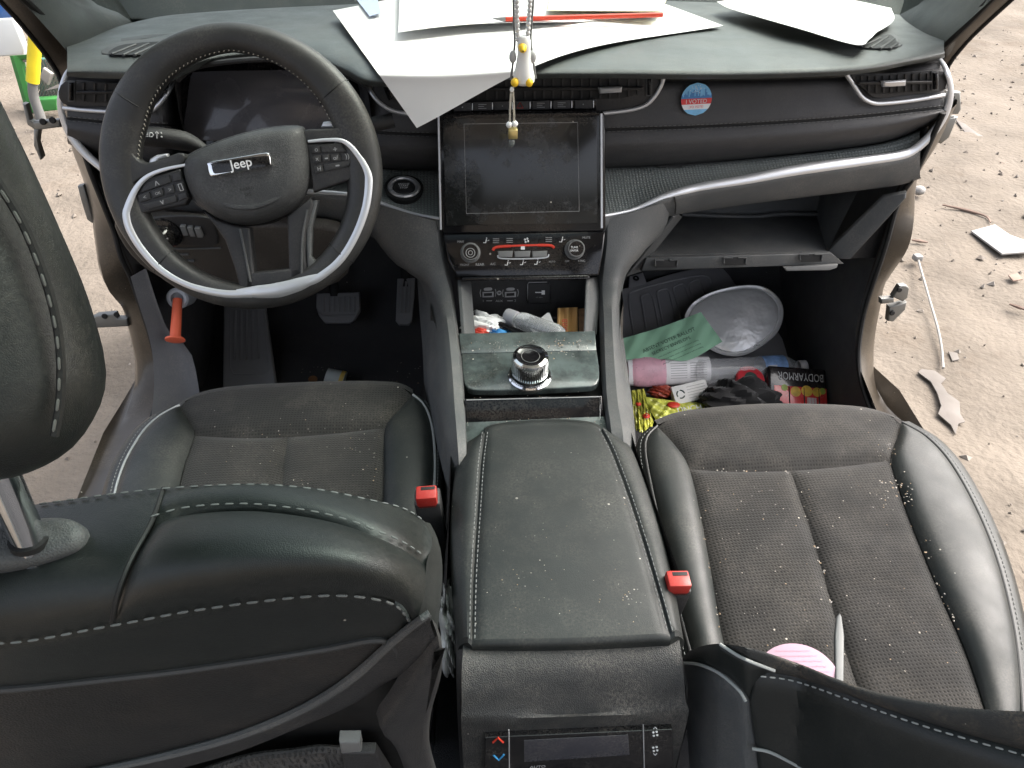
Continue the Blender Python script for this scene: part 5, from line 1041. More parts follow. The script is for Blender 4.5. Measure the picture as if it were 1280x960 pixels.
def passenger_seat():
    S = thing('car_seat', (.40, .0, .05), 'empty black passenger seat with perforated grey suede cushion and reclined back', 'car seat')
    zl = lambda p: Z(p, .346-.00012*(p[1]-510))
    TOP = [(822, 531), (845, 522), (870, 517), (930, 511), (990, 509), (1060, 511), (1100, 516), (1128, 526)]
    FL = [(862, 583), (920, 586), (990, 585), (1050, 580), (1115, 572)]
    mb = MB(); pad(mb, TOP, FL, [(822, 531), (845, 555), (862, 583)], [(1128, 526), (1122, 548), (1115, 572)], zl, nu=56, nv=26, bulge=.006, edges='blr'); mb.obj('front_insert', SUEDE_P, S)
    T3 = [zl(p) for p in crv(TOP, 56)]
    mb = MB(); mb.loft([T3, [p+np.array([0, .012, -.004]) for p in T3], [p+np.array([0, .022, -.018]) for p in T3], [p+np.array([0, .020, -.10]) for p in T3], [p+np.array([0, -.02, -.24]) for p in T3]], 56, 24); mb.obj('front_skirt', SUEDE_P, S)
    CS = [(990, 585), (1003, 625), (1018, 670), (1045, 765), (1062, 820), (1090, 905)]; IL = [(862, 583), (876, 640), (890, 715), (903, 790), (925, 880)]; IR = [(1115, 572), (1126, 610), (1140, 650), (1175, 735), (1212, 820), (1245, 920)]
    mb = MB(); pad(mb, [(862, 583), (920, 586), (990, 585)], [(925, 880), (1090, 905)], IL, CS, zl, nu=36, nv=70, bulge=.004); mb.obj('seat_insert', SUEDE, S)
    mb = MB(); pad(mb, [(990, 585), (1050, 580), (1115, 572)], [(1090, 905), (1245, 920)], CS, IR, zl, nu=36, nv=70, bulge=.004); mb.obj('seat_insert', SUEDE, S)
    PL_ = [(822, 531), (809, 545), (807, 565), (813, 600), (824, 650), (838, 710), (852, 770), (868, 830), (885, 890)]
    mb = MB(); pad(mb, [(822, 531), (822.4, 531.2)], [(885, 890), (925, 880)], PL_, [(822, 531), (845, 555), (862, 583), (876, 640), (890, 715), (903, 790), (925, 880)], zl, nu=24, nv=60, bulge=.015, edges='lr', roll=.004); mb.obj('side_bolster', LEATHER2, S)
    PR_ = [(1128, 526), (1160, 545), (1190, 578), (1222, 635), (1248, 700), (1266, 770), (1275, 830), (1280, 900)]
    mb = MB(); pad(mb, [(1127.6, 525.8), (1128, 526)], [(1245, 920), (1280, 900)], [(1128, 526), (1122, 548), (1115, 572), (1126, 610), (1140, 650), (1175, 735), (1212, 820), (1245, 920)], PR_, zl, nu=24, nv=60, bulge=.015, edges='lr', roll=.004); mb.obj('side_bolster', LEATHER2, S)
    for P_, sg, off in ((PL_, -1, .012), (PR_, 1, .028)):
        e = [zl(p)+np.array([0, 0, -.002]) for p in crv(P_, 60)]
        mb = MB(); mb.loft([e, [p+np.array([sg*off*.5, .004, -.003]) for p in e], [p+np.array([sg*off, .008, -.02]) for p in e], [p+np.array([sg*off*1.1, .008, -.10]) for p in e], [p+np.array([sg*off*.6, 0, -.26]) for p in e]], 60, 20); sk = mb.obj('side_skirt', LEATHER, S)
        mb = MB(); mb.tube(e, .0020, 8); mb.obj('seam_piping', PIPING, sk)
        mb = MB(); mb.stitches([p+np.array([sg*.007, 0, -.0015]) for p in e[:48]], .004, .0026, .0006); mb.obj('cushion_stitching', THREAD, sk)
    buckle(S, Z((845, 727), .428), .05, .11)
    # ---- reclined backrest: inner bolster and side seen at a grazing angle
    CT = [(850, 828), (860, 815), (880, 807), (902, 805), (945, 812), (1000, 830), (1050, 850), (1100, 866), (1160, 878), (1220, 886), (1300, 890), (1400, 893)]
    xf = lambda p: float(np.interp(p[0], [850, 900, 934, 1000, 1280, 1500], [.124, .136, .150, .198, .30, .36]))
    n = nrm((-.75, -.45, .5))
    # the side leans out as it runs down towards the back
    def lift(p):
        c = np.interp(p[0], cc[:, 0], cc[:, 1]); t = (p[1]-c)/100.0
        return X(p, xf(p)-.010*math.exp(-max(0, t)*6)*0+.012*t)
    cc = crv(CT, 200); cc = cc[np.argsort(cc[:, 0])]
    S3 = [(850, 828), (875, 830), (902, 842), (925, 862), (934, 876)]
    kw = dict(n=n, roll=.004, rw=.007)
    A_ = [(934, 876), (938, 905), (945, 960), (952, 1040)]
    mb = MB(); pad(mb, S3, [(866, 1040), (952, 1040)], [(850, 828), (856, 880), (862, 960), (866, 1040)], A_, lift, nu=26, nv=36, bulge=.006, edges='tr', **kw); mb.obj('back_side', PLAST, S)  # grey plastic, chosen lighter to make up for low light here
    S1 = [(902, 805), (930, 822), (970, 838)]
    mb = MB(); pad(mb, [(850, 828), (860, 815), (880, 807), (902, 805)], [(934, 876), (955, 845), (970, 838)][::1], S3, S1, lift, nu=24, nv=24, bulge=.003, edges='lbr', **kw); mb.obj('bolster_wedge', LEATHER, S)
    S2 = [(934, 876), (940, 852), (952, 842), (985, 846), (1020, 856), (1080, 878), (1150, 902), (1220, 923), (1300, 946), (1420, 985)]
    mb = MB(); pad(mb, [(902, 805), (945, 812), (1000, 830), (1050, 850), (1100, 866), (1160, 878), (1220, 886), (1300, 890), (1400, 893)], S2[2:], [(902, 805), (930, 822), (952, 842)], [(1400, 893), (1420, 985)], lift, nu=70, nv=18, bulge=.005, edges='lb', **kw); mb.obj('bolster_front', mat('scuffed leather', (.020, .021, .020), .62, bump=.25, bscale=700, kind='leather', dust=.7, dcol=(.26, .20, .14), specks=.08), S)
    mb = MB(); pad(mb, S2, [(952, 1060), (1100, 1090), (1250, 1100), (1440, 1120)], [(934, 876), (938, 905), (945, 960), (952, 1060)], [(1420, 985), (1440, 1120)], lift, nu=70, nv=30, bulge=.010, edges='tl', **kw); mb.obj('back_panel', LEATHER, S)
    for L in (S3, S1):
        mb = MB(); mb.tube([lift(p)+n*.0025 for p in crv(L, 40)], .0016, 8); mb.obj('seam_piping', THREADW, S)
    mb = MB(); mb.stitches([lift((p[0], p[1]+3))+n*.002 for p in crv(S2[2:], 120)], .0052, .003, .0008); mb.obj('back_stitching', THREADW, S)
    mb = MB(); mb.tube([lift(p)+n*.006 for p in crv([(944, 934), (965, 938), (990, 950), (1020, 966), (1080, 995)], 40)], .0016, 8); mb.obj('panel_piping', THREADW, S)
    # front face of the backrest
    c2 = crv(CT, 60); c3 = [lift(p) for p in c2]
    mb = MB(); mb.loft([c3, [X((p[0]+60, np.interp(p[0]+60, cc[:, 0], cc[:, 1])+10), xf(p)+.06) for p in c2], [X((p[0]+150, np.interp(p[0]+150, cc[:, 0], cc[:, 1])+24), xf(p)+.16) for p in c2], [X((p[0]+300, np.interp(p[0]+300, cc[:, 0], cc[:, 1])+60), xf(p)+.30) for p in c2]], 60, 16); mb.obj('backrest_front', LEATHER, S)
passenger_seat()

# ------------------------------------------------------------------ loose things
PAPER = mat('white paper', (.72, .72, .71), .8, var=.02, spec=.2)
rsN = np.random.RandomState(11)
def sheet(name, G, m, label, cat, group=None, th=.0006, parent=None):
    """a thin sheet of paper or film from a grid of 3-D points, with real thickness"""
    G = np.array(G); nv, nu = G.shape[:2]
    du = np.gradient(G, axis=1); dv = np.gradient(G, axis=0); n = np.cross(du, dv); n /= np.maximum(1e-9, np.linalg.norm(n, axis=2, keepdims=True))
    if (n[nv//2, nu//2]@(CAM-G[nv//2, nu//2])) < 0: n = -n
    A, Bk = G, G-n*th; mb = MB(); mb.grid(A.tolist()); mb.grid(Bk.tolist())
    for a, b in ((A[0], Bk[0]), (A[-1], Bk[-1]), (A[:, 0], Bk[:, 0]), (A[:, -1], Bk[:, -1])): mb.grid([a.tolist(), b.tolist()])
    o = mb.obj(name, m, parent)
    return tag(o, label, cat, group) if label else o
def quadgrid(tl, tr, br, bl, nu=20, nv=20): return coons([tl, tr], [bl, br], [tl, bl], [tr, br], nu, nv)
def papers():
    # big sheet lying over the dash edge, its tip hanging in front of the vents
    def lift(p):
        x, y = p; edge = np.interp(x, [415, 540, 700, 905], [92, 90, 86, 60])
        w = 1/(1+math.exp(-(y-edge)/3.0)); A = Z((x, y), .797+.004*math.sin(x*.02)); a = Z((x, edge), .797)
        return A*(1-w)+Y(p, a[1]-.006*(y-edge)/70.0)*w
    G = coons([(416, 13), (560, -12), (760, -20)], [(521, 160), (700, 70), (904, 32)], [(416, 13), (470, 88), (521, 160)], [(760, -20), (840, 8), (904, 32)], 150, 130)
    sheet('paper_sheet', [[lift(p) for p in r] for r in G], PAPER, 'large white paper sheet draped over the dash edge, its corner hanging beside the touchscreen', 'paper', 'papers on the dashboard')
    lz = lambda p: Z(p, .806+.003*math.sin(p[0]*.03))
    G = quadgrid((500, -18), (835, -14), (826, 17), (498, 40), 40, 12)
    sheet('paper_sheet', [[lz(p)+np.array([0, 0, .004*math.sin(i*.15)]) for i, p in enumerate(r)] for r in G], PAPER, 'white folded paper lying on the large sheet behind the hanging bead string', 'paper', 'papers on the dashboard')
    G = quadgrid((690, -14), (840, -14), (826, 14), (684, 13), 20, 10)
    sheet('paper_sheet', [[Z(p, .815) for p in r] for r in G], mat('cream paper', (.80, .74, .52), .8, var=.03), 'cream yellow paper lying topmost beside the red pencil', 'paper', 'papers on the dashboard')
    mb = MB(); mb.tube([Z((632, 24), .813), Z((828, 18.5), .813)], .0036, 8); o = mb.obj('pencil', mat('red lacquer', (.60, .06, .03), .4)); tag(o, 'long thin red pencil lying across the white papers', 'pencil')
    mb = MB(); mb.tube([Z((616, 23.2), .813), Z((632, 24), .813)], [.0006, .0043], 8); mb.obj('pencil_tip', GREYI, o)
    G = quadgrid((440, -8), (470, -10), (476, 16), (462, 20), 10, 10)
    sheet('paper_sheet', [[Z(p, .803) for p in r] for r in G], mat('blue grey paper', (.45, .52, .68), .8, var=.1), 'small bluish paper scrap half under the left edge of the large sheet', 'paper', 'papers on the dashboard')
    def lift2(p): return Z(p, .803+.007*math.sin((p[0]-900)*.018)*math.sin((p[1])*.05)+.006*max(0, (p[1]-40)/20))
    G = coons([(896, 2), (960, -6), (1050, -2), (1114, 10)], [(930, 16), (1000, 36), (1072, 56), (1090, 44)], [(896, 2), (908, 9), (930, 16)], [(1114, 10), (1117, 26), (1090, 44)], 40, 16)
    sheet('paper_sheet', [[lift2(p) for p in r] for r in G], PAPER, 'crumpled white paper lying alone over the passenger side defroster outlet', 'paper', 'papers on the dashboard')
papers()
def sticker():
    c = np.array([870.5, 124.0]); y = float(.5632); pl = plane3(face_pt((855, 110), .5665)+np.array([0, -.004, 0]), face_pt((890, 108), .5665)+np.array([0, -.004, 0]), face_pt((870, 145), .5585)+np.array([0, -.004, 0]))
    C = pl(c); u = nrm(pl((880, 123.5))-pl((860, 124.5))); n = pl.n; v = np.cross(n, u); R_ = .0235
    a = lambda x, z, h=0.0: C+u*x*R_+v*z*R_+n*h
    def seg(z0, z1, h, m, nm, par):
        mb = MB(); P = []
        zs = np.linspace(z0, z1, 16); P = [a(math.sqrt(max(0, 1-z*z)), z, h) for z in zs]+[a(-math.sqrt(max(0, 1-z*z)), z, h) for z in zs[::-1]]
        mb.slab(P, n, .0004, 0); return mb.obj(nm, m, par)
    st = thing('round_sticker', C, 'round red white and blue "I VOTED" sticker on the passenger dash', 'sticker')
    SKY = mat('sticker blue', (.20, .50, .78), .5, var=.15, vscale=60); RED = mat('sticker red', (.66, .05, .05), .5); WH = mat('sticker white', (.75, .77, .80), .5); DB = mat('sticker dark blue', (.06, .22, .50), .5)
    seg(-.999, .999, 0, SKY, 'sticker_disc', st); seg(-.30, .05, .0005, RED, 'red_band', st); seg(-.62, -.30, .0005, WH, 'white_band', st)
    mb = MB(); xs = np.linspace(-.95, .95, 26); hs = rsN.uniform(.10, .42, 26); hs[::5] += .2
    for x, h in zip(xs, hs):
        h = min(h, math.sqrt(max(0.02, 1-x*x))-.1)
        mb.slab([a(x-.034, .05, .0005), a(x+.034, .05, .0005), a(x+.034, .05+max(.05, h), .0005), a(x-.034, .05+max(.05, h), .0005)], n, .0003, 0)
    mb.obj('skyline_print', DB, st)
    mb = MB()
    for k in range(40):
        q, r = rsN.uniform(0, 6.28), rsN.uniform(.02, .35); mb.ball(a(.05+r*math.cos(q)*1.5, .62+r*math.sin(q)*.8, .0004), .0006, 6)
    mb.obj('firework_print', WH, st)
    text('I VOTED', a(0, -.125, .001), u, n, width=.032, mat=WHITE, parent=st); text('¡YO VOTÉ!', a(0, -.46, .001), u, n, width=.022, mat=RED, parent=st)
sticker()
def pendant():
    y = .35; q = lambda p, d=0.0: Y(p, y-d)
    top = q((652, -160)); T = thing('hanging_charm', q((655, 80)), 'white toy bird charm with yellow beak and feet hanging on a bead string', 'charm')
    bead = mat('clear bead', (.62, .62, .62), .2, coat=.5); cord = mat('grey cord', (.16, .16, .16), .8)
    for xs in ([(646, -120), (645, -40), (644.5, 0), (645, 30), (646, 52), (644, 75), (641, 100)], [(662, -120), (664, -40), (664, 0), (662, 30), (661, 50), (664, 75), (667, 98)]):
        mb = MB(); sx = -1 if xs[0][0] < 650 else 1; mb.tube([q((p[0]+sx*2.5, p[1]), -.004) for p in crv(xs, 40)], .0013, 6); mb.obj('cord', cord, T)
        mb = MB(); c = crv([(p[0]+(-sx)*1.5, p[1]) for p in xs if p[1] < 55], 60)
        for p in c[::2]: mb.ball(q(p), .0030, 8)
        mb.obj('bead_string', bead, T)
    WHT = mat('white vinyl toy', (.78, .78, .76), .4, var=.02); YEL = mat('yellow vinyl', (.80, .50, .02), .4)
    cx = 653
    mb = MB(); ax = q((cx, 48))-q((cx, 108)); b = q((655, 106)); L = np.linalg.norm(ax); a = nrm(ax)
    mb.lathe(b, a, [(0, 0), (.008, .0005), (.0125, .004), (.0128, .010), (.0105, .020), (.0082, .031), (.0076, .038), (.0082, .044), (.0080, .050), (.0055, .055), (0, .057)], 24); mb.obj('bird_body', WHT, T)
    mb = MB(); bk = q((652.5, 57)); mb.loft([[bk+np.array([math.cos(t)*.0050, -.004, math.sin(t)*.0052]) for t in np.linspace(0, 6.283, 14)[:-1]], [bk+np.array([math.cos(t)*.0045, -.012, math.sin(t)*.0045-.001]) for t in np.linspace(0, 6.283, 14)[:-1]], [bk+np.array([math.cos(t)*.001, -.017, math.sin(t)*.001-.002]) for t in np.linspace(0, 6.283, 14)[:-1]]], 14, 8, closed=True); mb.obj('beak', YEL, T)
    for x in (643.5, 661.5):
        mb = MB(); mb.ball(q((x, 103), .010), (.0048, .006, .0052), 14); mb.obj('foot', YEL, T)
    for x, s in ((641, -1), (666, 1)):
        mb = MB(); mb.ball(q((x, 71), -.002), (.0045, .005, .0075), 12); mb.obj('wing', mat('light grey vinyl', (.45, .45, .45), .5) if s < 0 else MATS['light grey vinyl'], T)
    mb = MB()
    for sgn in (-1, 1):
        P = crv([(640+sgn*1, 110), (640+sgn*2.2, 130), (640+sgn*3, 156)], 30)
        for k, p in enumerate(P): mb.ball(q(p, .002), .0014, 6)
    mb.obj('tassel_chain', mat('silver beads', (.60, .56, .48), .25, metal=.7), T)
    mb = MB(); mb.ball(q((640, 112), .002), .0028, 10); mb.ball(q((636.5, 156), .002), .0040, 12); mb.ball(q((643.5, 155), .002), .0040, 12); mb.obj('pearl', WHT, T)
    mb = MB(); c = q((641, 166.5), .002); mb.box(c, ((.0058, 0, 0), (0, .0058, 0), (0, 0, .0060)), .0012); mb.obj('gold_cube', mat('brass', (.62, .50, .22), .28, metal=.9), T)
    mb = MB(); c = q((639.5, 178), .002); mb.ball(c, (.004, .004, .006), 10); mb.obj('clear_drop', mat('clear drop', (.25, .28, .27), .1, trans=.6), T)
    # the inside mirror it hangs from, above the picture
    mb = MB(); c = q((655, -190)); mb.box(c+np.array([0, .02, .02]), ((.12, 0, 0), (0, .015, .004), (0, -.008, .034)), .012, 4); mb.tube([c+np.array([0, .03, .03]), c+np.array([0, .10, .12])], .012, 10); o = mb.obj('rearview_mirror', PLASTD); tag(o, 'black inside mirror the bird charm hangs from', 'mirror')
pendant()
def cubby_items():
    z = .392
    def lump(c, r, m, seed, name, label, cat, amp=.35, flat=1.0):
        rs = np.random.RandomState(seed); ph = rs.uniform(0, 6.28, (8, 3)); fr = rs.uniform(1.5, 6, (8, 3)); mb = MB(); G = []
        for t in np.linspace(.01, math.pi-.01, 26):
            row = []
            for s in np.linspace(0, 2*math.pi, 40, endpoint=False):
                d = np.array([math.sin(t)*math.cos(s), math.sin(t)*math.sin(s), math.cos(t)])
                k = sum(abs(math.sin(f@d*1.0+p[0]))-.5 for f, p in zip(fr, ph))/8*2*amp
                row.append(np.asarray(c)+np.asarray(r)*d*(1+k))
            G.append(row)
        mb.grid(G, cu=True); o = mb.obj(name, m, angle=25); return tag(o, label, cat)
    globals()['lump'] = lump
    lump(Z((607, 408), z+.018), (.030, .022, .016), PAPER, 3, 'crumpled_tissue', 'crumpled white tissue in the cubby under the usb sockets', 'tissue', .8)
    lump(Z((640, 412), z+.014), (.022, .014, .010), mat('white film', (.7, .72, .74), .3), 5, 'snack_wrapper', 'white snack wrapper with crinkled foil beside the tissue', 'wrapper', .8)
    mb = MB(); mb.tube([Z((590, 391), z+.02), Z((655, 420), z+.03)], .007, 12); o = mb.obj('marker_pen', GLOSS); tag(o, 'thick black marker pen lying slanted in the cubby', 'pen')
    mb = MB(); a, b = Z((646, 399), z+.035), Z((703, 420), z+.04); ax = nrm(b-a); mb.lathe(a, ax, [(0, 0), (.008, 0), (.0145, .008), (.0150, .02), (.0150, .075), (.012, .085), (0, .085)], 20); o = mb.obj('clear_tube', mat('clear plastic', (.75, .77, .77), .15, trans=.75, coat=.3)); tag(o, 'clear plastic tube with a grey cap lying in the cubby', 'tube')
    mb = MB(); mb.lathe(a-ax*.020, ax, [(0, 0), (.0115, 0), (.0120, .002), (.0120, .02), (0, .02)], 20); mb.obj('cap', mat('grey cap', (.42, .42, .44), .5), o)
    mb = MB()
    nn = nrm(CAM-a); s_ = nrm(np.cross(ax, nn))
    for k in range(5): mb.tube([a+ax*(.022+k*.010)+nn*.0150-s_*.006, a+ax*(.022+k*.010)+nn*.0150+s_*.006], .0007, 5)
    mb.obj('printed_marks', GREYI, o)
    pl = plane3(Y((668, 408), .415), Y((692, 405), .41), Y((685, 390), .43)); G = quadgrid((684, 391), (687, 391), (694, 408), (668, 404), 8, 8)
    sheet('card', [[pl(p) for p in r] for r in G], PAPER, 'small white card standing tilted behind the clear tube', 'card')
    pl = plane3(Y((697, 416), .395), Y((722, 416), .395), Y((710, 384), .44)); G = quadgrid((697, 385), (722, 384), (722, 420), (696, 420), 16, 10)
    o = sheet('paper_sleeve', [[pl(p, .004*math.sin(i*1.0)) for i, p in enumerate(r)] for r in G], mat('kraft paper', (.50, .29, .11), .7, var=.15), 'brown kraft paper sleeve with red print standing in the cubby', 'paper sleeve')
    text('ARB', pl((706, 406), .006), nrm(pl((705, 395))-pl((706, 412))), pl.n, width=.022, mat=REDI, parent=o)
    pl = plane3(Y((722, 416), .395), Y((733, 416), .395), Y((728, 386), .44)); G = quadgrid((723, 386), (732, 385), (734, 420), (724, 420), 8, 8)
    sheet('card', [[pl(p) for p in r] for r in G], mat('wood brown card', (.22, .12, .06), .6, var=.3, vscale=80), 'narrow brown card against the right wall of the cubby', 'card')
    lump(Z((598, 418), z+.022), (.014, .008, .008), mat('red foil', (.50, .05, .03), .4), 9, 'candy_wrapper', 'small red candy wrapper at the front edge of the cubby', 'wrapper', .6)
    lump(Z((622, 419), z+.022), (.013, .007, .007), mat('blue foil', (.05, .25, .55), .35), 10, 'candy_wrapper', 'small blue candy wrapper next to the red one', 'wrapper', .6)
cubby_items()
def floor_items():
    mp = plane3(Y((800, 470), .72), Y((960, 470), .72), Y((880, 337), .985)); n = mp.n
    M = thing('floor_mat', mp((850, 420)), 'dark grey ribbed rubber mat in the passenger footwell', 'floor mat')
    mb = MB(); mb.slab([mp(p) for p in crv([(771, 372), (800, 357), (845, 342), (889, 335), (908, 340), (916, 354), (950, 390), (975, 421), (985, 450), (1010, 520), (780, 530), (768, 450)], 60, True)], n, .006, .003); mb.obj('mat_body', RUBBER, M)
    mb = MB(); mb.slab([mp(p, .001) for p in ((785, 362), (786, 347), (803, 342), (808, 356))], n, .006, .002); mb.obj('mat_tab', RUBBER, M)
    for p in ((795, 348), (776, 382)):
        mb = MB(); mb.lathe(mp(p, .007), n, [(.0075, 0), (.006, .003), (.0035, .003), (.003, -.002), (0, -.002)], 16); mb.obj('mat_eyelet', BLACK, M)
    mb = MB(); mb.tube([mp(p, .0062) for p in crv([(796, 440), (789, 400), (786, 372), (792, 364), (830, 353), (870, 345), (886, 346), (890, 356)], 50)], .0026, 8)
    for x0, y0, x1, y1, w in ((801, 369, 812, 440, 13), (821, 363, 836, 440, 14), (842, 357, 862, 430, 14), (862, 352, 886, 420, 13)):
        mb.tube([mp(p, .0062) for p in crv([(x1, y1), (x0+2, y0+14), (x0, y0+3), (x0+3, y0), (x0+w-3, y0-2.5), (x0+w, y0), (x0+w+4, y0+12), (x1+w+4, y1)], 50)], .0026, 8)
    mb.obj('mat_ribs', RUBBER, M)
    # foil platter
    fp = Plane(mp((918, 402), .055), nrm(n*.75+nrm(CAM-mp((918, 402)))*.5))
    O = crv([(934, 356), (962, 362), (979, 384), (974, 412), (952, 433), (926, 445), (898, 442), (872, 425), (855, 402), (864, 380), (892, 364)], 72, True); c = O.mean(0)
    FO = mat('crinkled aluminium foil', (.82, .82, .81), .33, metal=.3, bump=6, bscale=16, var=.05); mb = MB()
    ring = lambda k, h: [fp(c+(p-c)*k, h) for p in O]
    mb.grid([ring(.985, -.004), ring(1, 0), ring(.985, .003), ring(.93, .001), ring(.90, -.003), ring(.87, .004), ring(.80, .006), ring(.6, .008), ring(.3, .010), ring(.001, .012)], cu=True); o = mb.obj('foil_platter', FO); tag(o, 'oval silver aluminium foil platter leaning on the rubber mat', 'platter')
    # green envelope
    ep = Plane(mp((840, 430), .085), nrm(n*.6+nrm(CAM-mp((840, 430)))*.6))
    G = coons([(771, 425), (813, 413), (845, 402), (876, 390)], [(789, 457), (828, 449), (861, 450), (903, 427)], [(771, 425), (777, 441), (789, 457)], [(876, 390), (889, 408), (903, 427)], 40, 16)
    wav = lambda p: .0024*math.sin(p[0]*.16)+.0013*math.sin(p[0]*.33+p[1]*.2)
    o = sheet('green_envelope', [[ep(p, wav(p)) for p in r] for r in G], mat('pale green paper', (.30, .55, .37), .75, var=.06), 'creased pale green ballot envelope lying on the foil platter edge', 'envelope')
    u = nrm(ep((868, 405))-ep((802, 434))); W_ = np.linalg.norm(ep((868, 405))-ep((802, 434)))
    INK = mat('dark ink', (.03, .06, .05), .7)
    text('ABSENT VOTER BALLOT', ep((836, 425), .0042), u, ep.n, width=W_*.98, mat=INK, parent=o); text('SECRECY ENVELOPE', ep((839, 432), .0042), u, ep.n, width=W_*.72, mat=INK, parent=o)
    for k in range(3): text('place your ballot inside and seal it before mailing', ep((848+3*k, 436+4.2*k), .0042), u, ep.n, width=W_*.75, height=.0035, mat=INK, parent=o)
    # water bottle
    a, b = mp((868, 466), .055), mp((1004, 459), .050); ax = nrm(b-a); L = np.linalg.norm(b-a); r = .029
    CL = mat('clear bottle', (.90, .92, .94), .08, trans=.4, coat=.5, var=.03, alpha=.38)
    Bt = thing('water_bottle', (a+b)/2, 'clear crushed plastic water bottle with a blue label and white cap', 'bottle')
    prof = [(0, 0), (r*.7, .002), (r*.98, .010)]+[(r*(1-.06*(k % 2)), .016+k*(L*.55-.016)/14) for k in range(15)]+[(r*1.0, L*.56), (r, L*.80), (r*.85, L*.86), (r*.5, L*.93), (r*.45, L*.94)]
    mb = MB(); mb.lathe(a, ax, prof, 28); mb.obj('bottle_body', CL, Bt)
    mb = MB(); mb.lathe(a+ax*L*.60, ax, [(r*1.01, 0), (r*1.015, .002), (r*1.015, L*.20), (r*1.01, L*.205)], 32); lb = mb.obj('bottle_label', mat('label blue', (.22, .36, .62), .35, var=.5, vscale=40), Bt)
    v = nrm(CAM-(a+b)/2); s_ = nrm(np.cross(ax, v)); v = np.cross(s_, ax)
    mb = MB(); mb.slab([a+ax*(L*.62)+s_*.008+v*r*1.0, a+ax*(L*.70)+s_*.008+v*r*1.0, a+ax*(L*.70)-s_*.008+v*r*1.0, a+ax*(L*.62)-s_*.008+v*r*1.0], v, .0012, 0); mb.obj('label_print', WHITE, lb)
    mb = MB(); mb.lathe(b-ax*.012, ax, [(r*.50, 0), (r*.55, .002), (r*.55, .016), (r*.45, .018), (0, .018)], 24); mb.obj('cap', mat('white cap', (.72, .70, .72), .4), Bt)
    # pink ended pack
    a, b = mp((784, 466), .05), mp((886, 462), .052); ax = nrm(b-a); L = np.linalg.norm(b-a)
    Pk = thing('tissue_pack', (a+b)/2, 'printed white plastic pack with a pink rolled end under the green envelope', 'plastic pack')
    mb = MB(); P = [a+(b-a)*t for t in np.linspace(0, 1, 12)]; mb.tube(P, [.028, .030, .031, .031, .030, .028], 20, n=30, flat=(v, .55)); pkb = mb.obj('pack_body', mat('printed film', (.80, .79, .80), .3, var=.06, vscale=40), Pk)
    mb = MB(); mb.tube([a+(b-a)*t for t in (-.03, .02, .2, .42, .45)], [.020, .031, .0335, .0322, .0315], 22, n=20, flat=(v, .58)); mb.obj('pink_end', mat('pink film', (.78, .45, .54), .3, trans=.1, var=.2, vscale=30), Pk)
    mb = MB(); mb.tube([a-ax*.006, a+ax*.003], [.020, .026], 20, flat=(v, .55)); mb.obj('roll_mouth', mat('pale pink film', (.78, .52, .58), .3), Pk)
    s2 = nrm(np.cross(ax, v))
    mb = MB()
    for k in range(7):
        for c0 in (.50, .74): mb.tube([a+ax*L*c0+s2*(k-3)*.0052+v*.0172*math.sqrt(max(.2, 1-((k-3)*.0052/.031)**2)), a+ax*L*(c0+.20)+s2*(k-3)*.0052+v*.0172*math.sqrt(max(.2, 1-((k-3)*.0052/.031)**2))], .0006, 5)
    mb.obj('fine_print', GREYI, pkb)
    # white carton with recycling mark
    c = mp((862, 491), .055); e1 = nrm(mp((884, 484))-mp((842, 494))); e2 = np.cross(nrm(n*.5+v*.5), e1); e3 = np.cross(e1, e2)
    mb = MB(); mb.box(c, (e1*.040, nrm(e2)*.020, e3*.009), .0015); o = mb.obj('small_carton', mat('white carton', (.72, .72, .70), .6)); tag(o, 'small white carton printed with a recycling mark, beside the black cloth', 'carton')
    sg = 1 if e3@v > 0 else -1; o2 = c+e3*sg*.0093
    mb = MB(); ic = o2-e1*.024
    for t in range(3):
        q = t*2.094; mb.tube([ic+(e1*math.cos(q+d)+nrm(e2)*math.sin(q+d))*.0085 for d in np.linspace(0, 1.5, 8)], .0014, 6)
    mb.obj('recycling_mark', INK, o)
    mb = MB()
    for k in range(5): mb.tube([o2-e1*.008+nrm(e2)*(k-2)*.006, o2+e1*.034+nrm(e2)*(k-2)*.006], .0005, 5)
    mb.obj('fine_print', GREYI, o)
    # snack bags
    def bag(pts, h, col, seed, label, marks):
        G = coons(*pts, 26, 18); rs = np.random.RandomState(seed); ph = rs.uniform(0, 6.28, 6)
        f = lambda i, j: .010*(math.sin(math.pi*i/25)*math.sin(math.pi*j/17))**.5+.003*math.sin(i*.9+ph[0])*math.sin(j*.7+ph[1])+.002*math.sin(i*1.7+j*1.3+ph[2])
        o = sheet('snack_bag', [[mp(p, h+f(i, j)) for i, p in enumerate(r)] for j, r in enumerate(G)], col, label, 'snack bag', 'snack bags on the passenger floor', th=.004)
        return o
    YG = mat('yellow green foil bag', (.50, .50, .08), .28, var=.75, vscale=28, coat=.3); YG2 = mat('lime foil bag', (.55, .58, .10), .28, var=.6, vscale=34, coat=.3)
    b1 = bag(([(783, 489), (805, 486)], [(797, 545), (822, 545)], [(783, 489), (790, 520), (797, 545)], [(805, 486), (812, 510), (822, 545)]), .05, YG, 1, 'olive yellow snack bag standing upright against the console side', None)
    b2 = bag(([(806, 496), (845, 501), (880, 503)], [(822, 528), (850, 526), (880, 522)], [(806, 496), (812, 512), (822, 528)], [(880, 503), (881, 512), (880, 522)]), .055, YG2, 2, 'lime green snack bag lying flat below the white carton', None)
    uu = nrm(mp((876, 510))-mp((842, 516)))
    text('UNCH', mp((862, 511), .071), uu, n, width=.052, mat=WHITE, parent=b2)
    mb = MB(); mb.ball(mp((842, 506), .066), (.014, .010, .004), 10); mb.obj('red_print', REDI, b2)
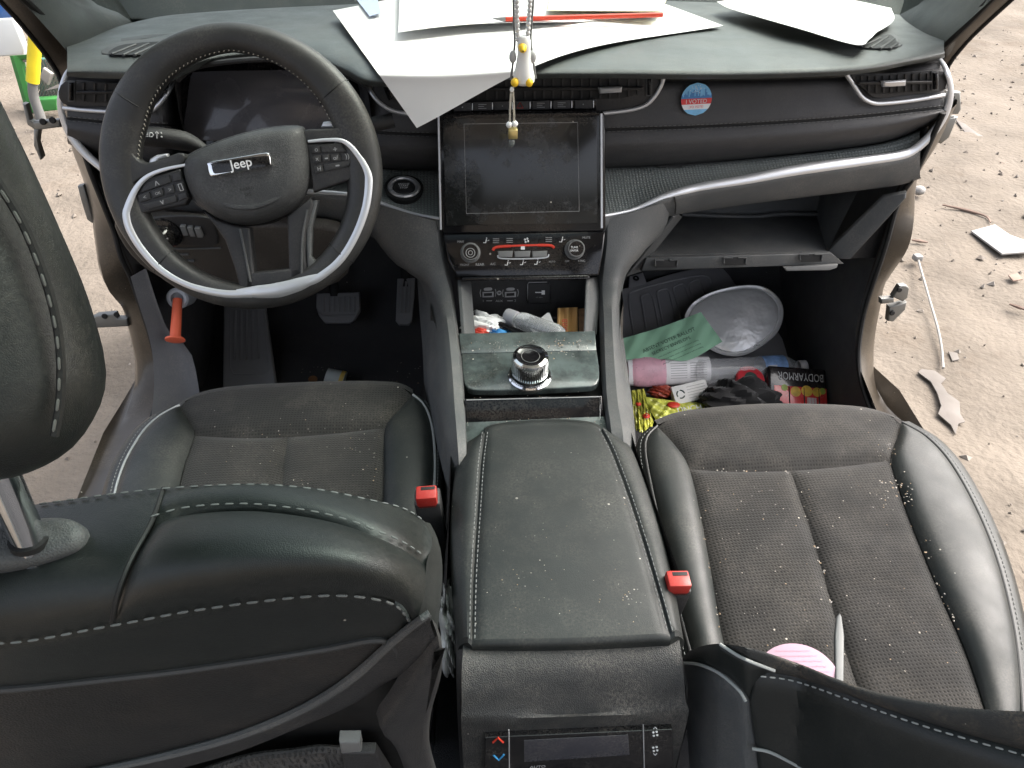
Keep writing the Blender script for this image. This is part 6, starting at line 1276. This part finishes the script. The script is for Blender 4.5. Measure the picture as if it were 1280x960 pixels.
    mb = MB(); mb.ball(mp((808, 520), .062), (.008, .008, .004), 10); mb.ball(mp((798, 505), .060), (.006, .006, .003), 10); mb.obj('red_print', REDI, b1)
    lump(mp((826, 490), .05), (.022, .012, .012), mat('red brown wrapper', (.30, .05, .03), .4, var=.4, vscale=50), 21, 'candy_wrapper', 'dark red crumpled candy wrapper left of the white carton', 'wrapper', .6)
    lump(mp((936, 492), .066), (.028, .012, .010), PAPER, 22, 'crumpled_paper', 'crumpled white paper tucked between the black cloth and the drink carton', 'paper', .7)
    # black cloth
    CLOTH = mat('black knit cloth', (.010, .010, .011), .9, bump=.5, bscale=500, sheen=.2)
    o = lump(mp((924, 500), .075), (.066, .032, .036), CLOTH, 31, 'black_cloth', 'crumpled black cloth heaped beside the red drink carton', 'cloth', .85); 
    # red and black drink carton
    c0 = mp((992, 486), .060); e1 = nrm(mp((1036, 490))-mp((955, 484))); e2 = nrm(np.cross(nrm(n*.65+v*.5), e1)); e3 = np.cross(e1, e2)
    if e3@v < 0: e3 = -e3; e2 = -e2
    if e2@(mp((990, 470))-mp((990, 500))) < 0: e2 = -e2
    Dk = thing('drink_carton', c0, 'black and red shrink wrapped drink carton with upside down white lettering', 'drink carton')
    mb = MB(); mb.box(c0, (e1*.064, e2*.042, e3*.022), .006, 3); mb.obj('carton_body', mat('black film', (.022, .018, .019), .22, coat=.5, dust=.1), Dk)
    up = c0+e3*.0222
    rectp = lambda x0, x1, y0, y1: [up+e1*x+e2*y for x, y in ((x0, y0), (x1, y0), (x1, y1), (x0, y1))]
    mb = MB(); mb.slab(rectp(-.052, .061, -.040, -.002), e3, .0010, .0003); rd = mb.obj('red_panel', mat('coral red film', (.66, .05, .05), .25, coat=.5, var=.15, vscale=40), Dk)
    text('BODYARMOR', up+e1*.006+e2*.020+e3*.001, -e1, e3, width=.098, height=.017, mat=WHITE, parent=Dk)
    FR = mat('fruit yellow', (.70, .45, .06), .4, var=.3, vscale=60); GRN = mat('leaf green', (.35, .45, .08), .4)
    for x, y, r_, m_ in ((-.006, -.013, .011, FR), (.018, -.010, .012, FR), (.040, -.011, .010, FR), (.052, -.008, .007, GRN), (-.030, -.006, .007, GRN)):
        mb = MB(); mb.lathe(up+e1*x+e2*y+e3*.001, e3, [(r_, 0), (r_, .0006), (0, .0008)], 18); mb.obj('fruit_print', m_, rd)
    mb = MB()
    for k in range(9): mb.slab([up+e1*(.018+k*.0022+a_)+e2*b_+e3*.001 for a_, b_ in ((0, -.039), (.001+.0006*(k % 3), -.039), (.001+.0006*(k % 3), -.024), (0, -.024))], e3, .0004, 0)
    mb.obj('barcode', WHITE, rd)
    mb = MB()
    for x in (-.02, .012, .044): mb.tube([up+e1*x-e2*.003+e3*.0005, up+e1*x-e2*.040+e3*.0005], .0016, 6)
    mb.obj('film_folds', mat('film sheen', (.05, .03, .03), .2, coat=.6), Dk)
    cp = mp((938, 473), .075); mb = MB(); mb.lathe(cp, nrm(e3+e2*.25), [(.030, -.012), (.031, 0), (.028, .003), (0, .004)], 30); cpp = mb.obj('carton_end', mat('raspberry red film', (.58, .035, .05), .3, coat=.4), Dk)
    mb = MB(); mb.lathe(cp+e3*.004, nrm(e3+e2*.25), [(.014, 0), (.014, .0012), (0, .0014)], 24); mb.obj('end_badge', INK, cpp)
    # driver side: paper cup, coin, red tool
    c = Z((420, 474), .075); mb = MB(); ax = nrm(np.array([-.8, .15, .25])); mb.lathe(c-ax*.018, ax, [(0, 0), (.022, .0), (.0225, .003), (.018, .038), (.0185, .040), (.016, .040), (.015, .036), (0, .012)], 26); o = mb.obj('small_cup', mat('milky plastic', (.62, .66, .64), .35, trans=.25)); tag(o, 'small milky plastic cup lying on the driver floor carpet', 'cup')
    mb = MB(); mb.lathe(c-ax*.017, ax, [(.0228, 0), (.0226, .009)], 26); mb.obj('yellow_residue', mat('yellow residue', (.60, .42, .10), .4), o)
    mb = MB(); c = Z((391, 474), .058); mb.lathe(c, (.1, -.2, 1), [(0, -.001), (.0098, -.001), (.0102, 0), (.0098, .001), (.008, .0007), (0, .0007)], 24); o = mb.obj('penny_coin', mat('old copper', (.30, .15, .07), .45, metal=.6, dust=.4)); tag(o, 'brown copper coin lying on the driver floor carpet', 'coin')
    OR = mat('orange red plastic', (.72, .13, .06), .5, var=.1)
    T = thing('plastic_plug', Y((221, 400), .585), 'orange red plastic flanged rod sticking out of the lock cylinder', 'plastic rod')
    a, b = Y((222, 374), .595), Y((219, 424), .535); mb = MB(); mb.tube([a, a*.5+b*.5, b], [.0078, .0086, .0092], 16, n=8); mb.obj('rod', OR, T)
    mb = MB(); ax = nrm(b-a); mb.lathe(b, ax, [(.009, -.003), (.0165, -.001), (.0165, .002), (.008, .0035), (0, .0035)], 24); mb.obj('flange', OR, T)
    # crumpled film between driver seat and console
    mb = None; lump(Z((563, 785), .33), (.010, .035, .045), mat('crinkled clear film', (.42, .42, .39), .3, coat=.3), 44, 'plastic_film', 'crinkled clear plastic film stuck between driver seat and console', 'plastic film', .8)
    # things on the passenger cushion
    pl = plane3(Z((950, 812), .325), Z((1040, 850), .335), Z((1000, 800), .335)); C = Plane(pl((1000, 848), .01), pl.n)
    cc = np.array([998., 852.]); mb = MB(); R0 = pl(cc, .01); u = nrm(pl((1040, 852))-pl(cc)); w = np.cross(pl.n, u)
    mb.slab([R0+(u*math.cos(t)+w*math.sin(t))*.043 for t in np.linspace(0, 6.283, 48)[:-1]], pl.n, .0012, .0003); o = mb.obj('paper_disc', mat('pink paper', (.36, .24, .30), .8, var=.03)); tag(o, 'round pink printed paper tucked into the crease of the passenger seat', 'paper disc')
    for k in range(7): text('use only as directed by your dealer and keep away from heat', R0+w*(.034-.006*k)+pl.n*.0014, u, pl.n, width=2*math.sqrt(.040**2-(.034-.006*k)**2)*.85, height=.0028, mat=mat('mauve ink', (.40, .22, .28), .8) if k == 0 else MATS['mauve ink'], parent=o)
    mb = MB(); a, b = Z((1048, 772), .340), Z((1047, 862), .345); mb.slab([Z(p, .342) for p in ((1044, 776), (1048, 771), (1051, 776), (1054, 800), (1053, 865), (1043, 865), (1042, 800))], (0, .2, 1), .007, .002); o = mb.obj('grey_stick', mat('grey stick plastic', (.085, .09, .09), .5)); tag(o, 'flat grey plastic stick lying on the passenger cushion seam', 'stick')
floor_items()
def crumbs():
    mb = MB(); rs = np.random.RandomState(5)
    def scatter(n, region, z, rmin, rmax):
        for k in range(n):
            p = region(rs); c = z(p) if callable(z) else Z(p, z); r = rs.uniform(rmin, rmax)
            V = [c+np.array(v)*r*rs.uniform(.5, 1.4, 3)+np.array([0, 0, r*.3]) for v in ((1, 0, 0), (-1, 0, 0), (0, 1, 0), (0, -1, 0), (0, 0, .7), (0, 0, -.7))]
            mb.cur = rs.randint(0, 3); mb.add(V, [(0, 2, 4), (2, 1, 4), (1, 3, 4), (3, 0, 4), (2, 0, 5), (1, 2, 5), (3, 1, 5), (0, 3, 5)])
    U = lambda x0, x1, y0, y1: (lambda r: (r.uniform(x0, x1), r.uniform(y0, y1)))
    N_ = lambda x, y, sx, sy: (lambda r: (r.normal(x, sx), r.normal(y, sy)))
    cz = lambda p: Z(p, .352-.00012*(p[1]-510))
    scatter(90, U(880, 1210, 590, 840), cz, .0005, .0012); scatter(60, N_(1125, 612, 14, 12), cz, .0006, .0016); scatter(30, N_(950, 640, 25, 18), cz, .0005, .0012); scatter(25, N_(1110, 560, 12, 8), cz, .0005, .0013)
    for a, b in (((1003, 625), (1045, 765)), ((1140, 650), (1200, 790)), ((876, 640), (900, 780)), ((870, 585), (985, 588))):
        scatter(14, (lambda a, b: (lambda r: tuple(np.array(a)+(np.array(b)-np.array(a))*r.rand()+r.normal(0, 1.2, 2))))(a, b), lambda p: cz(p)-np.array([0, 0, .003]), .0006, .0018)
    dz = lambda p: Z(p, .355-.0001*(p[1]-485)); scatter(50, U(250, 480, 495, 600), dz, .0005, .0012); scatter(30, N_(420, 600, 25, 8), dz, .0006, .0015); scatter(20, N_(450, 560, 18, 10), dz, .0005, .0012)
    scatter(70, U(370, 545, 410, 480), .058, .0008, .0022)
    scatter(60, U(590, 800, 560, 780), .4415, .0003, .0007); scatter(24, N_(660, 740, 35, 22), .4415, .0003, .0009); scatter(14, N_(785, 745, 9, 4), .4410, .0004, .0011)
    scatter(70, U(585, 740, 424, 442), .444, .0005, .0013); scatter(30, N_(705, 432, 14, 6), .444, .0008, .0020)
    scatter(90, U(582, 755, 494, 530), .419, .0005, .0014)
    scatter(60, U(775, 1040, 480, 530), .075, .001, .003)
    ms = [mat('crumb pale', (.34, .31, .27), .9), mat('crumb tan', (.24, .18, .12), .9), mat('crumb grey', (.18, .17, .16), .9)]
    o = mb.obj('crumbs', ms, smooth=False); tag(o, 'pale crumbs and grit scattered over the seats, console and carpet', 'crumbs', kind='stuff')
crumbs()
# ------------------------------------------------------------------ outside
def yard():
    gz = -.445
    def flat(name, pts, m, label, cat, group, h=.006, curl=.0):
        n_ = len(pts); c = sum(np.array(p, float) for p in pts)/n_
        mb = MB(); mb.slab([Z(p, gz-.002+curl*math.sin(k*2.1)) for k, p in enumerate(pts)], (0, 0, 1), h*.6, h*.2); o = mb.obj(name, m); return tag(o, label, cat, group)
    CB = mat('weathered cardboard', (.125, .112, .100), .9, var=.15); WP = mat('dirty white plastic', (.23, .222, .21), .7, var=.1); WD = mat('pale wood', (.19, .15, .105), .85, var=.2); RU = mat('brown scrap', (.20, .14, .11), .9)
    g = 'scraps on the dirt'
    flat('torn_sheet', [(1147, 466), (1152, 462), (1168, 464), (1182, 474), (1176, 480), (1184, 492), (1199, 503), (1200, 518), (1206, 528), (1198, 530), (1194, 544), (1188, 532), (1172, 518), (1176, 508), (1171, 492), (1163, 478)], CB, 'large ragged grey torn sheet near the passenger seat front', 'scrap', g, .006)
    flat('torn_sheet', [(1213, 290), (1243, 282), (1262, 295), (1290, 305), (1290, 316), (1252, 319)], WP, 'white torn plastic sheet at the right side of the yard', 'scrap', g, .012)
    flat('torn_sheet', [(1194, 150), (1206, 156), (1222, 168), (1243, 178), (1232, 180), (1214, 176), (1204, 164)], CB, 'long grey torn strip behind the upper right hinge', 'scrap', g, .01)
    flat('torn_sheet', [(1184, 162), (1190, 168), (1204, 184), (1207, 192), (1199, 193), (1188, 180)], WP, 'whitish flattened strip just right of the upper hinge', 'scrap', g, .01)
    flat('wood_splinter', [(1150, 204), (1172, 196), (1174, 200), (1154, 211)], WD, 'pale wood splinter right of the dash end', 'wood splinter', g, .012)
    flat('torn_sheet', [(1196, 226), (1210, 222), (1218, 228), (1204, 234)], WP, 'small pale chip right of the wood splinter', 'scrap', g, .008)
    flat('torn_sheet', [(1010+250, 345), (1272, 342), (1278, 350), (1266, 352)], RU, 'small brown chip below the white plastic sheet', 'scrap', g, .008)
    flat('torn_sheet', [(1200, 44), (1212, 50), (1204, 57), (1196, 52)], WP, 'white flat scrap close to the right roof pillar', 'scrap', g, .01)
    flat('torn_sheet', [(1185, 440), (1196, 442), (1199, 450), (1190, 452)], CB, 'small grey disc of scrap above the ragged sheet', 'scrap', g, .006)
    mb = MB(); mb.tube([Z(p, gz+.008) for p in crv([(1147, 322), (1152, 340), (1162, 375), (1172, 410), (1177, 435), (1179, 460)], 40)], .0045, 8); o = mb.obj('white_cable', mat('white cable', (.25, .24, .22), .6)); tag(o, 'thin white cable lying on the dirt beside the passenger doorway', 'cable')
    mb = MB(); mb.box(Z((1147, 322), gz+.012), ((.016, 0, 0), (0, .016, 0), (0, 0, .012)), .004); mb.obj('cable_plug', WP, o)
    mb = MB(); mb.ball(Z((1149, 238), gz+.03), (.030, .028, .022), 14); o = mb.obj('wire_bundle', mat('pale wire', (.22, .21, .195), .5, var=.4, vscale=60)); tag(o, 'pale coil of wire on the dirt behind the passenger door pillar', 'wire coil')
    for k, (P, l) in enumerate((([(1207, 195), (1230, 198), (1256, 205)], 'thin dark twig beyond the whitish strip'), ([(1265, 195), (1285, 200)], 'short dark twig at the far right'), ([(1178, 256), (1205, 262), (1232, 270), (1238, 278)], 'long brown root leading to the white sheet'), ([(1140, 300), (1160, 303)], 'short twig close to the door pillar'), ([(1262, 380), (1285, 388)], 'dark stick right of the white cable'))):
        mb = MB(); mb.tube([Z(p, gz+.008) for p in crv(P, 16)], [.004, .008, .003], 6); tag(mb.obj('twig', RU), l, 'twig', 'twigs on the dirt')
    flat('torn_sheet', [(243/3+2, 395), (92, 392), (96, 400), (86, 404)], WP, 'small white scrap between headrest and driver doorway', 'scrap', g, .008)
    # green cart, yellow pole, white board at the far left
    y = 4.2
    GR = mat('green painted metal', (.035, .17, .04), .5, var=.2); q = lambda p, d=0: Y(p, y-d)
    C = thing('garden_cart', q((60, 132)), 'green garden cart with wire mesh side seen beyond the driver doorway', 'cart')
    mb = MB(); mb.slab([q(p, .05) for p in ((44, 121), (76, 119), (76, 134), (46, 137))], (0, -1, 0), .06, .008); mb.obj('cart_base', GR, C)
    mb = MB(); mb.tube([q((20, 68)), q((40, 138))], .035, 8); mb.obj('cart_post', GR, C)
    mb = MB(); mb.tube([q((18, 69)), q((58, 64))], .03, 8); mb.obj('cart_rail', GR, C)
    mb = MB()
    for k in range(9):
        mb.tube([q((52+k*4-8, 74)), q((52+k*4+10, 121))], .006, 5); mb.tube([q((52+k*4+10, 74)), q((52+k*4-8, 121))], .006, 5)
    mb.obj('cart_mesh', STEEL, C)
    mb = MB(); mb.slab([q(p, -.25) for p in ((50, 72), (84, 72), (84, 124), (54, 124))], (0, -1, 0), .05, .01); mb.obj('cart_tub', mat('dark green tub', (.03, .10, .08), .6, var=.3), C)
    mb = MB()
    for k in range(5): mb.tube([q((16+k*4, 77+k*11)), q((36, 75+k*11))], .01, 6)
    mb.obj('cart_bars', WP, C)
    Pn = thing('lever_pole', q((50, 148)), 'yellow sleeved grey pole leaning on the green cart', 'pole')
    mb = MB(); mb.tube([q((44, 44), .3), q((41, 102), .3)], .034, 12); mb.obj('yellow_sleeve', mat('yellow plastic', (.62, .50, .02), .45), Pn)
    mb = MB(); mb.tube([q((41, 98), .3), q((42, 120), .3), q((52, 150), .3)], .026, 10, n=10); mb.obj('grey_tube', GREYP, Pn)
    mb = MB(); mb.slab([q(p, .12) for p in ((-30, 24), (22, 22), (36, 60), (34, 68), (8, 70), (-30, 66))], (0, -1, .2), .05, .01); o = mb.obj('white_board', mat('white board', (.50, .52, .52), .5, var=.03)); tag(o, 'white plastic board leaning on the green cart', 'board')
    mb = MB(); mb.slab([q(p, .06) for p in ((57, 84), (68, 92), (62, 106), (52, 96))], (0, -1, .2), .03, .008); o = mb.obj('white_box', WP); tag(o, 'small white box inside the green cart', 'box')
    mb = MB(); mb.slab([q(p, -.9) for p in ((-60, -10), (30, 6), (12, 26), (-60, 26))], (0, -1, .3), .2, .05); o = mb.obj('blue_tarp', mat('blue tarp', (.03, .16, .55), .5, var=.2)); tag(o, 'folded blue tarp behind the white board', 'tarp')
    # things seen through the windshield strip
    for k, (x, w, col, lab) in enumerate(((205, .5, (.55, .06, .05), 'red crate seen through the windshield'), (232, .5, (.60, .55, .08), 'yellow crate seen through the windshield'), (330, 1.0, (.5, .54, .52), 'pale grey crate seen through the windshield'))):
        mb = MB(); c_ = Y((x, 14), 6.0+.3*k); hz = (c_[2]+.10+.45)/2; mb.box((c_[0], c_[1], -.45+hz), ((w/2, 0, 0), (0, .25, 0), (0, 0, hz)), .02); tag(mb.obj('storage_crate', mat('crate %d' % k, col, .5, var=.2)), lab, 'crate', 'crates in front of the car')
yard()
